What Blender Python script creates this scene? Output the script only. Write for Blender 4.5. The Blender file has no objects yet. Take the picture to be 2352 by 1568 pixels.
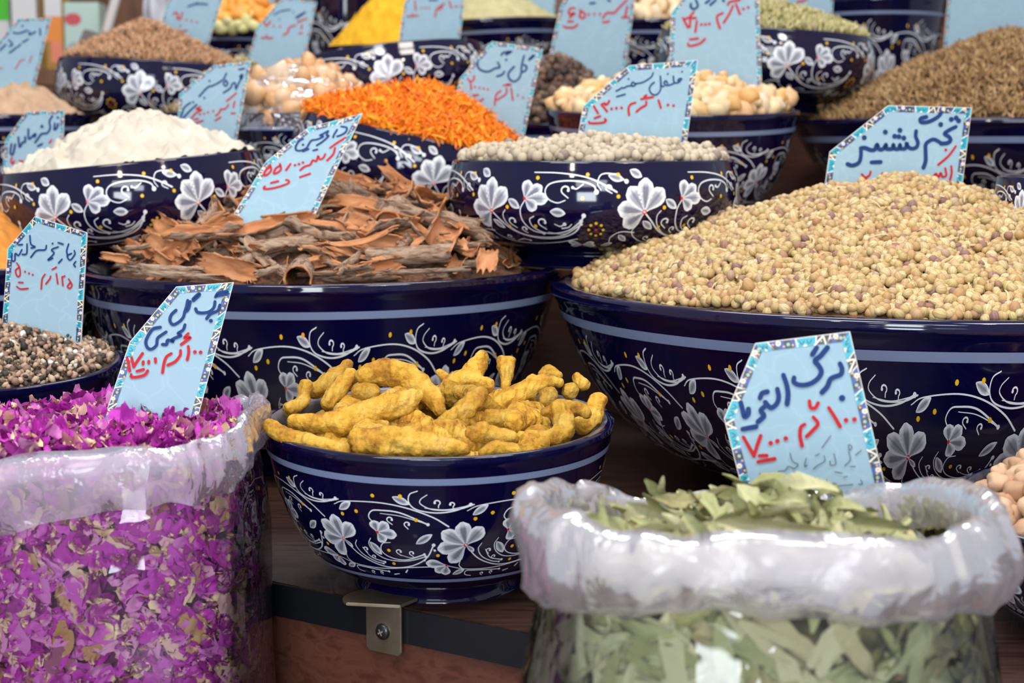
import bpy, bmesh, math, random
import numpy as np
from mathutils import Vector, Matrix, noise
SC = bpy.context.scene
COL = SC.collection
# ------------------------------------------------------------------ camera, world, lights, exposure
FPX = 3600.0; CX, CY = 1176.0, 784.0; PITCH = math.radians(7.34); CZ = 1.2
cam = bpy.data.cameras.new('camera'); camo = bpy.data.objects.new('camera', cam); COL.objects.link(camo)
camo.location = (0, 0, CZ); camo.rotation_euler = (math.pi/2-PITCH, 0, 0)
cam.sensor_width = 36; cam.lens = FPX/2352*36; cam.clip_start = .05
cam.dof.use_dof = True; cam.dof.focus_distance = 1.04; cam.dof.aperture_fstop = 10
SC.camera = camo
SC.view_settings.view_transform = 'Standard'; SC.view_settings.look = 'None'
SC.view_settings.exposure = -0.12; SC.view_settings.gamma = 1; SC.view_settings.use_curve_mapping = False
SC.cycles.transparent_max_bounces = 24; SC.cycles.max_bounces = 8; SC.cycles.diffuse_bounces = 3
SC.cycles.caustics_reflective = False; SC.cycles.caustics_refractive = False
wd = bpy.data.worlds.new('world'); SC.world = wd; wd.use_nodes = True
wd.node_tree.nodes['Background'].inputs[0].default_value = (.80, .84, 1.0, 1); wd.node_tree.nodes['Background'].inputs[1].default_value = .55
def lamp(name, loc, target, size, power, color, sy=None):
    l = bpy.data.lights.new(name, 'AREA'); l.energy = power; l.color = color
    l.shape = 'RECTANGLE'; l.size = size; l.size_y = sy or size
    o = bpy.data.objects.new(name, l); COL.objects.link(o); o.location = loc
    o.rotation_euler = (Vector(target)-Vector(loc)).to_track_quat('-Z', 'Y').to_euler(); return o
lamp('ceiling_panel_lamp', (-.5, .25, 2.7), (0, 1.3, 1), .9, 26, (1, .97, .93), .5)
lamp('ceiling_panel_lamp', (.8, .3, 2.6), (.1, 1.4, 1), .6, 18, (1, .93, .84), .4)
lamp('ceiling_panel_lamp', (.1, 2.2, 3.0), (.1, 1.7, 1), 1.2, 26, (.95, .97, 1), .6)
lamp('front_fill_lamp', (-.1, -1.0, 1.75), (0, 1.0, .95), 1.0, 13, (.93, .96, 1), .5)  # added front fill, brightens bagged petals, leaves and bowl paint
lamp('side_window_lamp', (-.22, -.8, 1.10), (-.15, .9, 1.0), .55, 11, (.86, .94, 1), .34)
lamp('shop_window_lamp', (.32, -.75, 1.42), (.1, 1.2, 1.1), .3, 2.5, (.82, .92, 1), .2)
lamp('glint_lamp', (-.35, .2, 1.75), (-.15, 1.0, 1.0), .05, 1.2, (1, .85, .65))  # small warm lamp added for specular glints
lamp('glint_lamp', (.55, .35, 1.9), (.2, 1.0, 1.0), .05, 1.4, (1, .85, .65))  # another added lamp for glints, on the right

# ------------------------------------------------------------------ picking points
Fv = Vector((0, math.cos(PITCH), -math.sin(PITCH))); Uv = Vector((0, math.sin(PITCH), math.cos(PITCH)))
CAM = Vector((0, 0, CZ))
def ray(px, py): return Vector(((px-CX)/FPX, 0, 0)) + Uv*((CY-py)/FPX) + Fv
def P(px, py, Y):
    d = ray(px, py); return CAM + d*(Y/d.y)
def PZ(px, py, Z):
    d = ray(px, py); return CAM + d*((Z-CZ)/d.z)
def project(p):
    v = Vector(p)-CAM; z = v.dot(Fv); return CX+FPX*v.x/z, CY-FPX*v.dot(Uv)/z
# ------------------------------------------------------------------ tagging
def tag(o, label=None, cat=None, group=None, kind=None):
    if label: o['label'] = label
    if cat: o['category'] = cat
    if group: o['group'] = group
    if kind: o['kind'] = kind
    return o
def empty(name, loc=(0, 0, 0)):
    o = bpy.data.objects.new(name, None); COL.objects.link(o); o.location = loc; o.empty_display_size = .02; return o
def link(name, me, mats, parent=None):
    o = bpy.data.objects.new(name, me); COL.objects.link(o)
    for m in mats: me.materials.append(m)
    if parent:
        o.parent = parent
        bpy.context.view_layer.update(); o.matrix_parent_inverse = parent.matrix_world.inverted()
    return o
# ------------------------------------------------------------------ materials
def M(name, col=(.5, .5, .5), rough=.5, coat=0, spec=.5, metal=0):
    m = bpy.data.materials.new(name); m.use_nodes = True; b = m.node_tree.nodes['Principled BSDF']
    b.inputs['Base Color'].default_value = (*col, 1); b.inputs['Roughness'].default_value = rough
    b.inputs['Coat Weight'].default_value = coat; b.inputs['Specular IOR Level'].default_value = spec
    b.inputs['Metallic'].default_value = metal; b.inputs['Coat Roughness'].default_value = .035
    return m
def N(m, t, **kw):
    n = m.node_tree.nodes.new(t)
    for k, v in kw.items():
        if k in n.inputs: n.inputs[k].default_value = v
        else: setattr(n, k, v)
    return n
def L(m, a, ai, b, bi): m.node_tree.links.new(a.outputs[ai], b.inputs[bi])
def B(m): return m.node_tree.nodes['Principled BSDF']
def ramp(m, stops):
    r = N(m, 'ShaderNodeValToRGB'); e = r.color_ramp.elements
    while len(e) < len(stops): e.new(.5)
    for i, (p, c) in enumerate(stops): e[i].position = p; e[i].color = (*c, 1)
    return r
def noisecol(m, scale, stops, detail=4, coord='Object', dist=0, stretch=None):
    tc = N(m, 'ShaderNodeTexCoord'); n = N(m, 'ShaderNodeTexNoise', Scale=scale, Detail=detail, Distortion=dist)
    if stretch:
        mp = N(m, 'ShaderNodeMapping'); mp.inputs['Scale'].default_value = stretch; L(m, tc, coord, mp, 0); L(m, mp, 0, n, 'Vector')
    else: L(m, tc, coord, n, 'Vector')
    r = ramp(m, stops); L(m, n, 'Fac', r, 0); L(m, r, 0, B(m), 'Base Color'); return n, r
def bump(m, n, out, strength, dist=.001):
    b = N(m, 'ShaderNodeBump', Strength=strength, Distance=dist); L(m, n, out, b, 'Height'); L(m, b, 0, B(m), 'Normal'); return b
def grain_mat(name, stops, rough=.6, ridge=0, ridgecol=.25, spec=.3, nbump=0, nscale=400, dark=None):
    """each grain has its own colour: object random + stored rnd attribute; ridges from stored local position"""
    m = M(name, rough=rough, spec=spec)
    oi = N(m, 'ShaderNodeObjectInfo'); at = N(m, 'ShaderNodeAttribute', attribute_name='rnd')
    ad = N(m, 'ShaderNodeMath', operation='ADD'); L(m, oi, 'Random', ad, 0); L(m, at, 'Fac', ad, 1)
    fr = N(m, 'ShaderNodeMath', operation='FRACT'); L(m, ad, 0, fr, 0)
    r = ramp(m, stops); L(m, fr, 0, r, 0)
    if ridge:
        lp = N(m, 'ShaderNodeAttribute', attribute_name='lp'); s = N(m, 'ShaderNodeSeparateXYZ'); L(m, lp, 'Vector', s, 0)
        a = N(m, 'ShaderNodeMath', operation='ARCTAN2'); L(m, s, 'X', a, 0); L(m, s, 'Y', a, 1)
        mu = N(m, 'ShaderNodeMath', operation='MULTIPLY'); L(m, a, 0, mu, 0); mu.inputs[1].default_value = ridge
        si = N(m, 'ShaderNodeMath', operation='SINE'); L(m, mu, 0, si, 0)
        mr = N(m, 'ShaderNodeMapRange'); L(m, si, 0, mr, 0); mr.inputs[1].default_value = .3; mr.inputs[2].default_value = 1; mr.inputs[4].default_value = ridgecol
        mx = N(m, 'ShaderNodeMix', data_type='RGBA'); L(m, mr, 0, mx, 0); L(m, r, 0, mx, 6)
        mx.inputs[7].default_value = (*(dark or (.35, .2, .08)), 1); L(m, mx, 2, B(m), 'Base Color')
    else: L(m, r, 0, B(m), 'Base Color')
    if nbump:
        g = N(m, 'ShaderNodeTexCoord'); n = N(m, 'ShaderNodeTexNoise', Scale=nscale, Detail=3); L(m, g, 'Object', n, 'Vector'); bump(m, n, 'Fac', nbump, .001)
    return m
NAVY = (.006, .009, .075)
glaze = M('cobalt_glaze', NAVY, .07, .15, .5); noisecol(glaze, 9, [(.35, (.005, .002, .018)), (.5, (.0015, .002, .030)), (.7, (.008, .002, .021))], 3)
def paint(name, col, rough=.22):
    m = M(name, col, rough, .6, .5); at = N(m, 'ShaderNodeAttribute', attribute_name='pc')
    mx = N(m, 'ShaderNodeMix', data_type='RGBA'); L(m, at, 'Fac', mx, 0); mx.inputs[6].default_value = (.02, .03, .09, 1); mx.inputs[7].default_value = (*col, 1)
    L(m, mx, 2, B(m), 'Base Color'); return m
pwhite = paint('white_slip_paint', (.90, .93, .98)); pband = M('grey_blue_band', (.20, .25, .40), .2, .2)
pyel = M('yellow_dot_paint', (.9, .52, .01), .3, .5); pred = M('red_dot_paint', (.7, .01, .02), .3, .5)
clay = M('bare_clay', (.42, .24, .14), .8)
lipm = M('dusty_worn_lip', (.1, .09, .1), .45, .1); noisecol(lipm, 45, [(.35, (.010, .009, .022)), (.5, (.06, .052, .062)), (.65, (.15, .13, .13))], 6)
BMATS = [glaze, pwhite, pband, pyel, pred, clay, lipm]

cardm = M('printed_pale_blue_card', (.42, .66, .80), .7, 0, .15); 
_t = N(cardm, 'ShaderNodeTexCoord'); _v = N(cardm, 'ShaderNodeTexVoronoi', Scale=45, feature='DISTANCE_TO_EDGE'); _n = N(cardm, 'ShaderNodeTexNoise', Scale=25, Detail=3)
_m = N(cardm, 'ShaderNodeMix', data_type='RGBA', blend_type='ADD'); _m.inputs[0].default_value = .06; L(cardm, _t, 'Object', _n, 'Vector'); L(cardm, _t, 'Object', _m, 6); L(cardm, _n, 'Color', _m, 7); L(cardm, _m, 2, _v, 'Vector')
_r = ramp(cardm, [(0, (.31, .455, .545)), (.05, (.285, .425, .515)), (1, (.27, .41, .505))]); L(cardm, _v, 'Distance', _r, 0); L(cardm, _r, 0, B(cardm), 'Base Color')
cwhite = M('white_card_edge', (.86, .83, .8), .5); tnavy = M('tile_navy', (.02, .07, .30), .4); tturq = M('tile_turquoise', (.01, .36, .48), .4)
tblack = M('tile_black', (.03, .028, .03), .4); tcream = M('tile_cream', (.85, .78, .66), .4); tyel = M('tile_ochre', (.8, .42, .06), .4)
inkb = M('blue_marker_ink', (.008, .035, .15), .6, 0, .2); inkr = M('red_marker_ink', (.45, .012, .02), .6, 0, .2); inkk = M('black_pen_ink', (.04, .045, .06), .4)

# ------------------------------------------------------------------ mesh building
class MB:
    def __init__(s): s.v = []; s.f = []; s.m = []; s.pc = []; s.n = 0
    def add(s, V, F, mat=0, pc=1.0):
        V = np.asarray(V, float).reshape(-1, 3); s.v.append(V); b = s.n
        s.f += [tuple(int(i)+b for i in f) for f in F]; s.m += [mat]*len(F)
        s.pc.append(np.broadcast_to(np.asarray(pc, float), (len(V),))); s.n += len(V)
    def mesh(s, name, smooth=True):
        me = bpy.data.meshes.new(name); V = np.concatenate(s.v); me.from_pydata(V.tolist(), [], s.f)
        me.polygons.foreach_set('material_index', s.m); me.polygons.foreach_set('use_smooth', [smooth]*len(s.f))
        a = me.attributes.new('pc', 'FLOAT', 'POINT'); a.data.foreach_set('value', np.concatenate(s.pc)); me.update(); return me
def grid_faces(nu, nv, wrap=False, off=0):
    F = []
    for j in range(nv-1):
        for i in range(nu if wrap else nu-1):
            a = off+j*nu+i; b = off+j*nu+(i+1) % nu; F.append((a, b, b+nu, a+nu))
    return F
def catmull(pts, n=6):
    p = np.asarray(pts, float); k = len(p)
    if k < 3: 
        t = np.linspace(0, 1, 3)[:, None]; return p[0]*(1-t)+p[-1]*t
    q = np.vstack([2*p[0]-p[1], p, 2*p[-1]-p[-2]]); out = []
    for i in range(1, k):
        a, b, c, d = q[i-1], q[i], q[i+1], q[i+2]
        for t in np.linspace(0, 1, n, endpoint=False):
            out.append(.5*((2*b)+(-a+c)*t+(2*a-5*b+4*c-d)*t*t+(-a+3*b-3*c+d)*t**3))
    out.append(p[-1]); return np.array(out)
def ribbon(pts, w, n=6, taper=(1, 1), cap=True):
    """2-D ribbon with rounded ends -> (V2, F)"""
    p = catmull(pts, n) if len(pts) > 2 else catmull(pts)
    t = np.gradient(p, axis=0); t /= (np.linalg.norm(t, axis=1)[:, None]+1e-9); nn = np.stack([-t[:, 1], t[:, 0]], 1)
    s = np.linspace(0, 1, len(p)); ww = (w/2*(taper[0]*(1-s)+taper[1]*s))[:, None]
    V = []; 
    if cap:
        for a in (math.radians(75), math.radians(40)):
            V += [p[0]-t[0]*ww[0]*math.sin(a)+nn[0]*ww[0]*math.cos(a), p[0]-t[0]*ww[0]*math.sin(a)-nn[0]*ww[0]*math.cos(a)]
    for i in range(len(p)): V += [p[i]+nn[i]*ww[i], p[i]-nn[i]*ww[i]]
    if cap:
        for a in (math.radians(40), math.radians(75)):
            V += [p[-1]+t[-1]*ww[-1]*math.sin(a)+nn[-1]*ww[-1]*math.cos(a), p[-1]+t[-1]*ww[-1]*math.sin(a)-nn[-1]*ww[-1]*math.cos(a)]
    F = [(2*i, 2*i+1, 2*i+3, 2*i+2) for i in range(len(V)//2-1)]
    return np.array(V), F
def disc(x, y, r, n=10):
    a = np.linspace(0, 2*math.pi, n, endpoint=False); return np.stack([x+r*np.cos(a), y+r*np.sin(a)], 1), [tuple(range(n))]

# ------------------------------------------------------------------ painted pattern in one repeat
class Pat:
    def __init__(s): s.items = []; s.rg = random.Random(7)
    def _a(s, V, F, m, pc=1.): s.items.append((np.asarray(V, float), F, m, np.broadcast_to(np.asarray(pc, float), (len(V),)).copy()))
    def stroke(s, pts, w=5, blob=0, taper=(.6, 1)):
        V, F = ribbon(pts, w*1.22, taper=taper); s._a(V, F, 1, .95)
        if blob: V, F = disc(pts[-1][0], pts[-1][1], blob); s._a(V, F, 1, .95)
    def petal(s, x0, y0, x1, y1, w, shape='fan'):
        nu, nv = 9, 8; d = np.array([x1-x0, y1-y0], float); ln = np.linalg.norm(d); d /= ln; nn = np.array([-d[1], d[0]])
        V = []; pc = []; ph = s.rg.random()*6
        for j in range(nv):
            t = j/(nv-1)
            if shape == 'fan': ww = w*.5*(.12+.88*math.sin(min(1, t/.66)*math.pi/2)**1.7)*(1 if t < .66 else max(0, 1-((t-.66)/.345)**2)**.5)
            else: ww = w*math.sin(math.pi*(t*.96+.02))**.8*.5
            for i in range(nu):
                u = i/(nu-1)*2-1; tip = (1-u*u)*.07*ln*(t**3)
                V.append(np.array([x0, y0])+d*(t*ln)+nn*u*ww)
                st = .5+.5*math.sin(u*13+ph+t*1.5); edge = abs(u)**1.5
                c = .40+.62*abs(u)**1.1+.25*(st-.4)-.42*(1-abs(u))*math.sin(math.pi*min(1, t*1.05))**.8
                pc.append(max(.20, min(1, c+(.35 if t > .82 else 0)+(.25 if t < .12 else 0))))
        s._a(V, grid_faces(nu, nv), 1, pc)
    def leaf(s, x0, y0, x1, y1, w): s.petal(x0, y0, x1, y1, w, 'leaf')
    def dot(s, x, y, r, m=3): V, F = disc(x, y, r, 8); s._a(V, F, m)
    def comma(s, x, y, r, fl=1, w=5, rot=0):
        pts = []
        for k in range(9):
            a = rot+fl*(k/8*4.4); rr = r*(1-.55*k/8); pts.append((x+rr*math.cos(a), y+rr*math.sin(a)*.85))
        s.stroke(pts[:1] and [(x+fl*r*1.5*math.cos(rot-fl*.9), y+r*1.5*math.sin(rot-fl*.9))]+pts, w, w*.95)
    def norm(s, x0, W, y0, H):
        for it in s.items: it[0][:, 0] = (it[0][:, 0]-x0)/W; it[0][:, 1] = (y0-it[0][:, 1])/H
        return s
def fan(p, cx, cy, tips, w):
    for (x, y) in tips: p.petal(cx, cy, cx+(x-cx)*1.1, cy+(y-cy)*1.1, w)
    p.dot(cx, cy, w*.14, 4)
def patA(extra=False):
    p = Pat(); S = p.stroke
    S([(1065, 785), (1000, 742), (900, 705), (790, 690), (650, 700), (600, 720)], 5, 0, (1, .5))
    S([(770, 782), (750, 755), (765, 728), (800, 722), (880, 728), (985, 775)], 5, 7); S([(800, 735), (880, 742), (975, 770)], 3)
    p.comma(838, 758, 15, 1, 5, 2.2); p.comma(905, 775, 14, 1, 5, 2.4)
    S([(415, 635), (385, 650), (382, 685), (410, 712), (480, 725), (550, 718), (612, 695)], 5, 8); S([(440, 705), (520, 712), (600, 700)], 3)
    p.comma(484, 682, 15, -1, 5, 1); p.comma(540, 690, 12, -1, 5, 1)
    S([(985, 650), (960, 670), (962, 690), (1010, 712), (1100, 712), (1160, 695)], 4); 
    S([(610, 880), (650, 930), (700, 965), (770, 990), (850, 990), (920, 970), (975, 930), (1005, 868)], 5, 8, (.8, 1))
    S([(670, 868), (658, 895), (680, 935), (730, 965), (770, 975)], 4, 5); S([(690, 900), (720, 945), (780, 965)], 4, 6)
    S([(740, 850), (726, 880), (745, 920), (800, 950), (890, 950), (970, 925)], 4, 6)
    S([(825, 862), (790, 870), (778, 905), (810, 935), (880, 945), (965, 915)], 4, 6); S([(860, 920), (910, 932), (965, 912)], 3, 5)
    p.comma(858, 903, 14, 1, 5, 2.2); p.comma(912, 908, 12, 1, 5, 2.2); p.comma(706, 905, 12, 1, 5, 2.4); p.comma(735, 940, 10, 1, 4, 2.4)
    fan(p, 602, 872, [(545, 950), (496, 885), (512, 812), (582, 776), (662, 802)], 66)
    p.petal(602, 872, 640, 905, 20)
    fan(p, 777, 818, [(768, 772), (822, 778), (850, 824), (800, 858)], 46)
    p.leaf(735, 868, 775, 925, 34); p.leaf(934, 862, 1000, 818, 32); p.leaf(855, 662, 918, 690, 30); p.leaf(622, 738, 680, 700, 30); p.leaf(555, 1025, 608, 1000, 26)
    fan(p, 525, 972, [(442, 958), (478, 1004), (520, 1022)], 46)
    S([(530, 975), (620, 998), (760, 1002), (900, 985), (1050, 975)], 4); S([(645, 1040), (615, 1030), (618, 1008), (660, 1008), (785, 1018)], 4, 6)
    p.comma(698, 1030, 9, 1, 4, 2.2); p.comma(745, 1028, 9, 1, 4, 2.2); S([(585, 945), (582, 975), (605, 1000)], 4)
    S([(880, 1000), (870, 1015)], 6); S([(835, 1026), (810, 1032)], 5); S([(472, 890), (474, 893)], 9); S([(440, 925), (428, 945)], 6)
    for x, y in [(778, 662), (350, 657), (633, 755), (700, 735), (813, 900), (822, 968), (487, 918), (940, 755)]: p.dot(x, y, 8)
    return p.norm(600, 535, 1062, 450)
def patB():
    p = Pat(); S = p.stroke
    S([(1385, 1375), (1430, 1420), (1500, 1490), (1600, 1540), (1720, 1562), (1850, 1545), (1950, 1490), (2002, 1385)], 9, 14, (.8, 1))
    S([(1630, 1300), (1597, 1355), (1605, 1430), (1655, 1490), (1725, 1512)], 8, 12)
    S([(1485, 1358), (1462, 1390), (1480, 1450), (1560, 1520), (1700, 1548), (1850, 1530), (1985, 1440)], 7, 10)
    S([(1685, 1392), (1652, 1415), (1672, 1470), (1760, 1512), (1890, 1490), (1985, 1420)], 8, 12); S([(1760, 1500), (1870, 1515), (1970, 1450)], 6)
    for a in [(1530, 1425, 32), (1740, 1428, 34), (1600, 1478, 22)]: p.comma(a[0], a[1], a[2], 1, 9, 2.2)
    S([(1815, 1440), (1850, 1455), (1880, 1440)], 8, 12); S([(1925, 1440), (1900, 1462), (1860, 1470)], 8)
    S([(1690, 1140), (1850, 1143), (2000, 1163), (2100, 1198), (2200, 1250)], 9, 0, (.5, 1))
    S([(1890, 1298), (1840, 1312), (1785, 1290), (1765, 1245), (1795, 1205), (1880, 1188), (1990, 1192), (2060, 1215), (2078, 1250)], 8, 15)
    p.comma(1895, 1238, 32, 1, 9, 2.2); S([(2000, 1205), (1960, 1232), (1935, 1225)], 8, 9)
    S([(2105, 1240), (2085, 1200), (2110, 1150), (2190, 1150), (2260, 1190)], 7, 14); p.comma(2155, 1225, 24, 1, 8, 2)
    S([(1330, 1455), (1315, 1495), (1350, 1550), (1440, 1600), (1600, 1620), (1800, 1600), (1950, 1560)], 7); p.comma(1435, 1550, 22, 1, 8, 2); S([(1480, 1590), (1540, 1570), (1590, 1585)], 7, 10)
    S([(2175, 1600), (2180, 1540), (2240, 1495), (2330, 1500)], 7); 
    fan(p, 1375, 1365, [(1262, 1445), (1222, 1345), (1285, 1235), (1382, 1188), (1488, 1245)], 105)
    fan(p, 1630, 1290, [(1655, 1195), (1735, 1225), (1770, 1290), (1700, 1345)], 74)
    p.leaf(1285, 1125, 1358, 1165, 52); p.leaf(1515, 1295, 1592, 1345, 50); p.leaf(1795, 1362, 1890, 1372, 52); p.leaf(2150, 1155, 2242, 1182, 48); p.leaf(1372, 1418, 1445, 1475, 44)
    p.leaf(1230, 1520, 1290, 1580, 44); fan(p, 1980, 1625, [(1890, 1590), (1900, 1640), (2060, 1600), (2070, 1640)], 44); p.leaf(2120, 1640, 2200, 1600, 36)
    for k in range(8): a = k*math.pi/4; p.dot(2078+46*math.cos(a), 1478+46*math.sin(a), 10)
    p.dot(2078, 1478, 10, 4)
    for x, y in [(1505, 1340), (1995, 1285), (2210, 1275), (1490, 1462), (1685, 1455), (1715, 1172), (2025, 1152), (1300, 1640), (1210, 1152)]: p.dot(x, y, 12)
    return p.norm(1375, 1000, 1670, 590)
PAT_A, PAT_B = patA(), patB()
PROF = {  # (radius, height) fractions, outside from foot to rim
 'A': [(.47, 0), (.49, .012), (.45, .09), (.46, .11), (.58, .135), (.70, .22), (.80, .36), (.875, .52), (.925, .68), (.965, .85), (.985, .93), (1.0, .97), (1.0, 1.0)],
 'B': [(.56, 0), (.575, .03), (.53, .10), (.52, .14), (.62, .18), (.80, .26), (.92, .38), (.985, .52), (1.0, .66), (.995, .82), (.975, .94), (.965, 1.0)]}
def make_bowl(name, px, py, Y, rpx, H, label, typ='A', cells=9, tilt=0, roll=0, group='hand painted cobalt bowls', phase=0., vr=(.27, .85), bands=True, z0=None):
    c = P(px, py, Y); R = rpx/FPX*(Y/math.cos(PITCH)*1.0)*math.cos(PITCH)/1.0
    R = rpx/FPX*((c-CAM).dot(Fv))
    if z0 is not None: H = c.z-z0
    pr = catmull([(r*R, h*H) for r, h in PROF[typ]], 5); lip = .035*R if typ == 'A' else .028*R
    k = len(pr)
    top = [(R*(1.005 if typ == 'A' else .96)-lip*.15, H+lip*.22), (R*.975-lip*.4 if typ == 'A' else R*.945, H+lip*.30), (R*.965-lip, H+lip*.05), (R*.95-lip, H-lip*.6)]
    inner = [(R*.93, H*.8), (R*.82, H*.5), (R*.6, H*.25), (R*.3, H*.18), (.0005, H*.17)]
    full = np.vstack([pr, top, inner]); mb = MB(); ns = 128
    a = np.linspace(0, 2*math.pi, ns, endpoint=False)
    V = np.stack([np.outer(full[:, 0], np.cos(a)), np.outer(full[:, 0], np.sin(a)), np.repeat(full[:, 1:2], ns, 1)], 2).reshape(-1, 3)
    F = grid_faces(ns, len(full), True); mb.add(V, F, 0, 1)
    for i in range(len(F)):
        if i < 2*ns: mb.m[i] = 5
        elif (k+1)*ns <= i < (k+4)*ns: mb.m[i] = 6
    mb.add([(pr[0][0]*math.cos(t), pr[0][0]*math.sin(t), 0) for t in a], [tuple(range(ns))[::-1]], 5)
    # painted decoration on the wall
    seg = np.linalg.norm(np.diff(pr, axis=0), axis=1); s = np.concatenate([[0], np.cumsum(seg)]); 
    hfrac = pr[:, 1]/H; sA = np.interp(vr[0], hfrac[8:], s[8:]); sB = np.interp(vr[1], hfrac[8:], s[8:])
    tg = np.gradient(pr, axis=0); tg /= np.linalg.norm(tg, axis=1)[:, None]; nr, nz = tg[:, 1], -tg[:, 0]
    def wrap(th, sv, off):
        r = np.interp(sv, s, pr[:, 0])+np.interp(sv, s, nr)*off; z = np.interp(sv, s, pr[:, 1])+np.interp(sv, s, nz)*off
        return np.stack([r*np.cos(th), r*np.sin(th), z], 1)
    pat = PAT_A if typ == 'A' else PAT_B
    for q in range(cells):
        for j, (V2, F2, m, pc) in enumerate(pat.items):
            th = ((V2[:, 0]+q)/cells)*2*math.pi-math.pi/2+phase*2*math.pi/cells; sv = sA+(sB-sA)*V2[:, 1]
            mb.add(wrap(th, sv, .00035+j*.000004), F2, m, pc)
    if bands:
        th = np.linspace(0, 2*math.pi, ns+1)
        for sv, w in ((sB+(s[-1]-sB)*.07+.001, .0105*R+.0010), (sA-(sB-sA)*.015, .009*R+.0007)):
            V = np.vstack([wrap(th, np.full(ns+1, sv-w), .0006), wrap(th, np.full(ns+1, sv+w), .0006)]); mb.add(V, grid_faces(ns+1, 2), 2)
    me = mb.mesh(name); o = link(name, me, BMATS)
    o.rotation_euler = (math.radians(tilt), math.radians(roll), 0); rot = o.rotation_euler.to_matrix()
    o.location = c-rot@Vector((0, 0, H)); tag(o, label, 'bowl', group)
    return dict(o=o, c=c, R=R, H=H, mat=Matrix.Translation(c) @ rot.to_4x4(), Y=Y)

# ------------------------------------------------------------------ grain prototypes (triangulated numpy)
def tri_proto(bm):
    bmesh.ops.triangulate(bm, faces=bm.faces[:]); bm.verts.index_update()
    V = np.array([v.co[:] for v in bm.verts]); F = np.array([[v.index for v in f.verts] for f in bm.faces]); bm.free(); return V, F
def ico(sub=2, noise_amp=0, seed=0, sc=(1, 1, 1), pinch=0, freq=1.5):
    bm = bmesh.new(); bmesh.ops.create_icosphere(bm, subdivisions=sub, radius=1)
    for v in bm.verts:
        n = noise.noise(v.co*freq+Vector((seed*7.3, 0, 0)))*noise_amp; v.co *= 1+n
        if pinch: v.co.z *= 1+pinch*max(0, abs(v.co.z)-.8)*5
        v.co = Vector((v.co.x*sc[0], v.co.y*sc[1], v.co.z*sc[2]))
    return tri_proto(bm)
def sheet(nx, ny, fn):
    V = [fn(i/(nx-1)*2-1, j/(ny-1)) for j in range(ny) for i in range(nx)]; F = []
    for q in grid_faces(nx, ny): F += [(q[0], q[1], q[2]), (q[0], q[2], q[3])]
    return np.array(V, float), np.array(F)
def petal_proto(seed):
    rg = random.Random(seed); c1 = rg.uniform(-.3, 1.6); c2 = rg.uniform(.3, 1.8); fo = rg.uniform(-.8, .8); wd = rg.uniform(.55, 1.1)
    def fn(u, t):
        w = (.13+.62*math.sin(min(1, t*1.05)*math.pi*.62)**1.3)*(1 if t < .9 else .86); x = u*w*wd; y = t*(1-.08*u*u)+.07*noise.noise(Vector((u*4, t*2, seed+3)))
        z = c1*.35*u*u*w+.35*c2*(t-.4)**2+.07*math.sin(5*t+u*4+seed)+.5*noise.noise(Vector((u*1.6, t*2.6, seed*3.1)))+.17*noise.noise(Vector((u*5.3, t*6.4, seed*3.1)))*(.4+abs(u))
        x += .1*noise.noise(Vector((t*3, u*2, seed+9))); y += fo*.25*u*abs(u)
        ang = c2*.9*(t-.3)*(1 if t > .3 else 0); return (x, y*math.cos(ang*.5), z+y*math.sin(ang)*.45)
    return sheet(9, 11, fn)
def leaf_proto(seed):
    rg = random.Random(seed); tw = rg.uniform(-1.3, 1.3); be = rg.uniform(-.5, .7); fo = rg.uniform(.25, 1.2)
    def fn(u, t):
        w = .13*math.sin(math.pi*(t*.93+.04))**.75*(1+.1*math.sin(t*22+seed)*abs(u)); a = tw*t
        x = u*w; z = fo*abs(u)*w+.03*noise.noise(Vector((u*2, t*5, seed))); x, z = x*math.cos(a)-z*math.sin(a), x*math.sin(a)+z*math.cos(a)
        return (x+be*.25*math.sin(t*2.2), t, z+.22*be*math.sin(math.pi*t)+.07*math.sin(4*t+seed))
    return sheet(7, 12, fn)
def sliver_proto(seed):
    rg = random.Random(seed); be = rg.uniform(-.4, .4)
    def fn(u, t):
        w = .055*math.sin(math.pi*(t*.9+.05))**.5; return (u*w+be*.35*math.sin(math.pi*t), t-.5, .04*(1-u*u)+.12*math.sin(3*t+seed))
    return sheet(3, 6, fn)
def grain_proto(seed, length=1., rad=.2, bend=.2):
    V = []; F = []; n = 6; m = 6
    for j in range(m):
        t = j/(m-1); r = rad*math.sin(math.pi*(t*.92+.04))**.6
        for i in range(n): a = i*2*math.pi/n; V.append((r*math.cos(a)+bend*.5*math.sin(math.pi*t), r*math.sin(a), (t-.5)*length))
    for q in grid_faces(n, m, True): F += [(q[0], q[1], q[2]), (q[0], q[2], q[3])]
    return np.array(V, float), np.array(F)
RNG = np.random.default_rng(5)
def randrot(n, flat=None, rng=RNG):
    """random rotation matrices; flat: max tilt (radians) of the local z away from up"""
    if flat is None:
        q = rng.normal(size=(n, 4)); q /= np.linalg.norm(q, axis=1)[:, None]; w, x, y, z = q.T
        return np.stack([1-2*(y*y+z*z), 2*(x*y-z*w), 2*(x*z+y*w), 2*(x*y+z*w), 1-2*(x*x+z*z), 2*(y*z-x*w), 2*(x*z-y*w), 2*(y*z+x*w), 1-2*(x*x+y*y)], 1).reshape(n, 3, 3)
    a = rng.uniform(0, 2*math.pi, n); b = rng.normal(0, flat, n); c = rng.normal(0, flat, n)
    out = np.empty((n, 3, 3))
    for i in range(n): out[i] = np.array((Matrix.Rotation(c[i], 3, 'Y') @ Matrix.Rotation(b[i], 3, 'X') @ Matrix.Rotation(a[i], 3, 'Z')))
    return out
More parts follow.
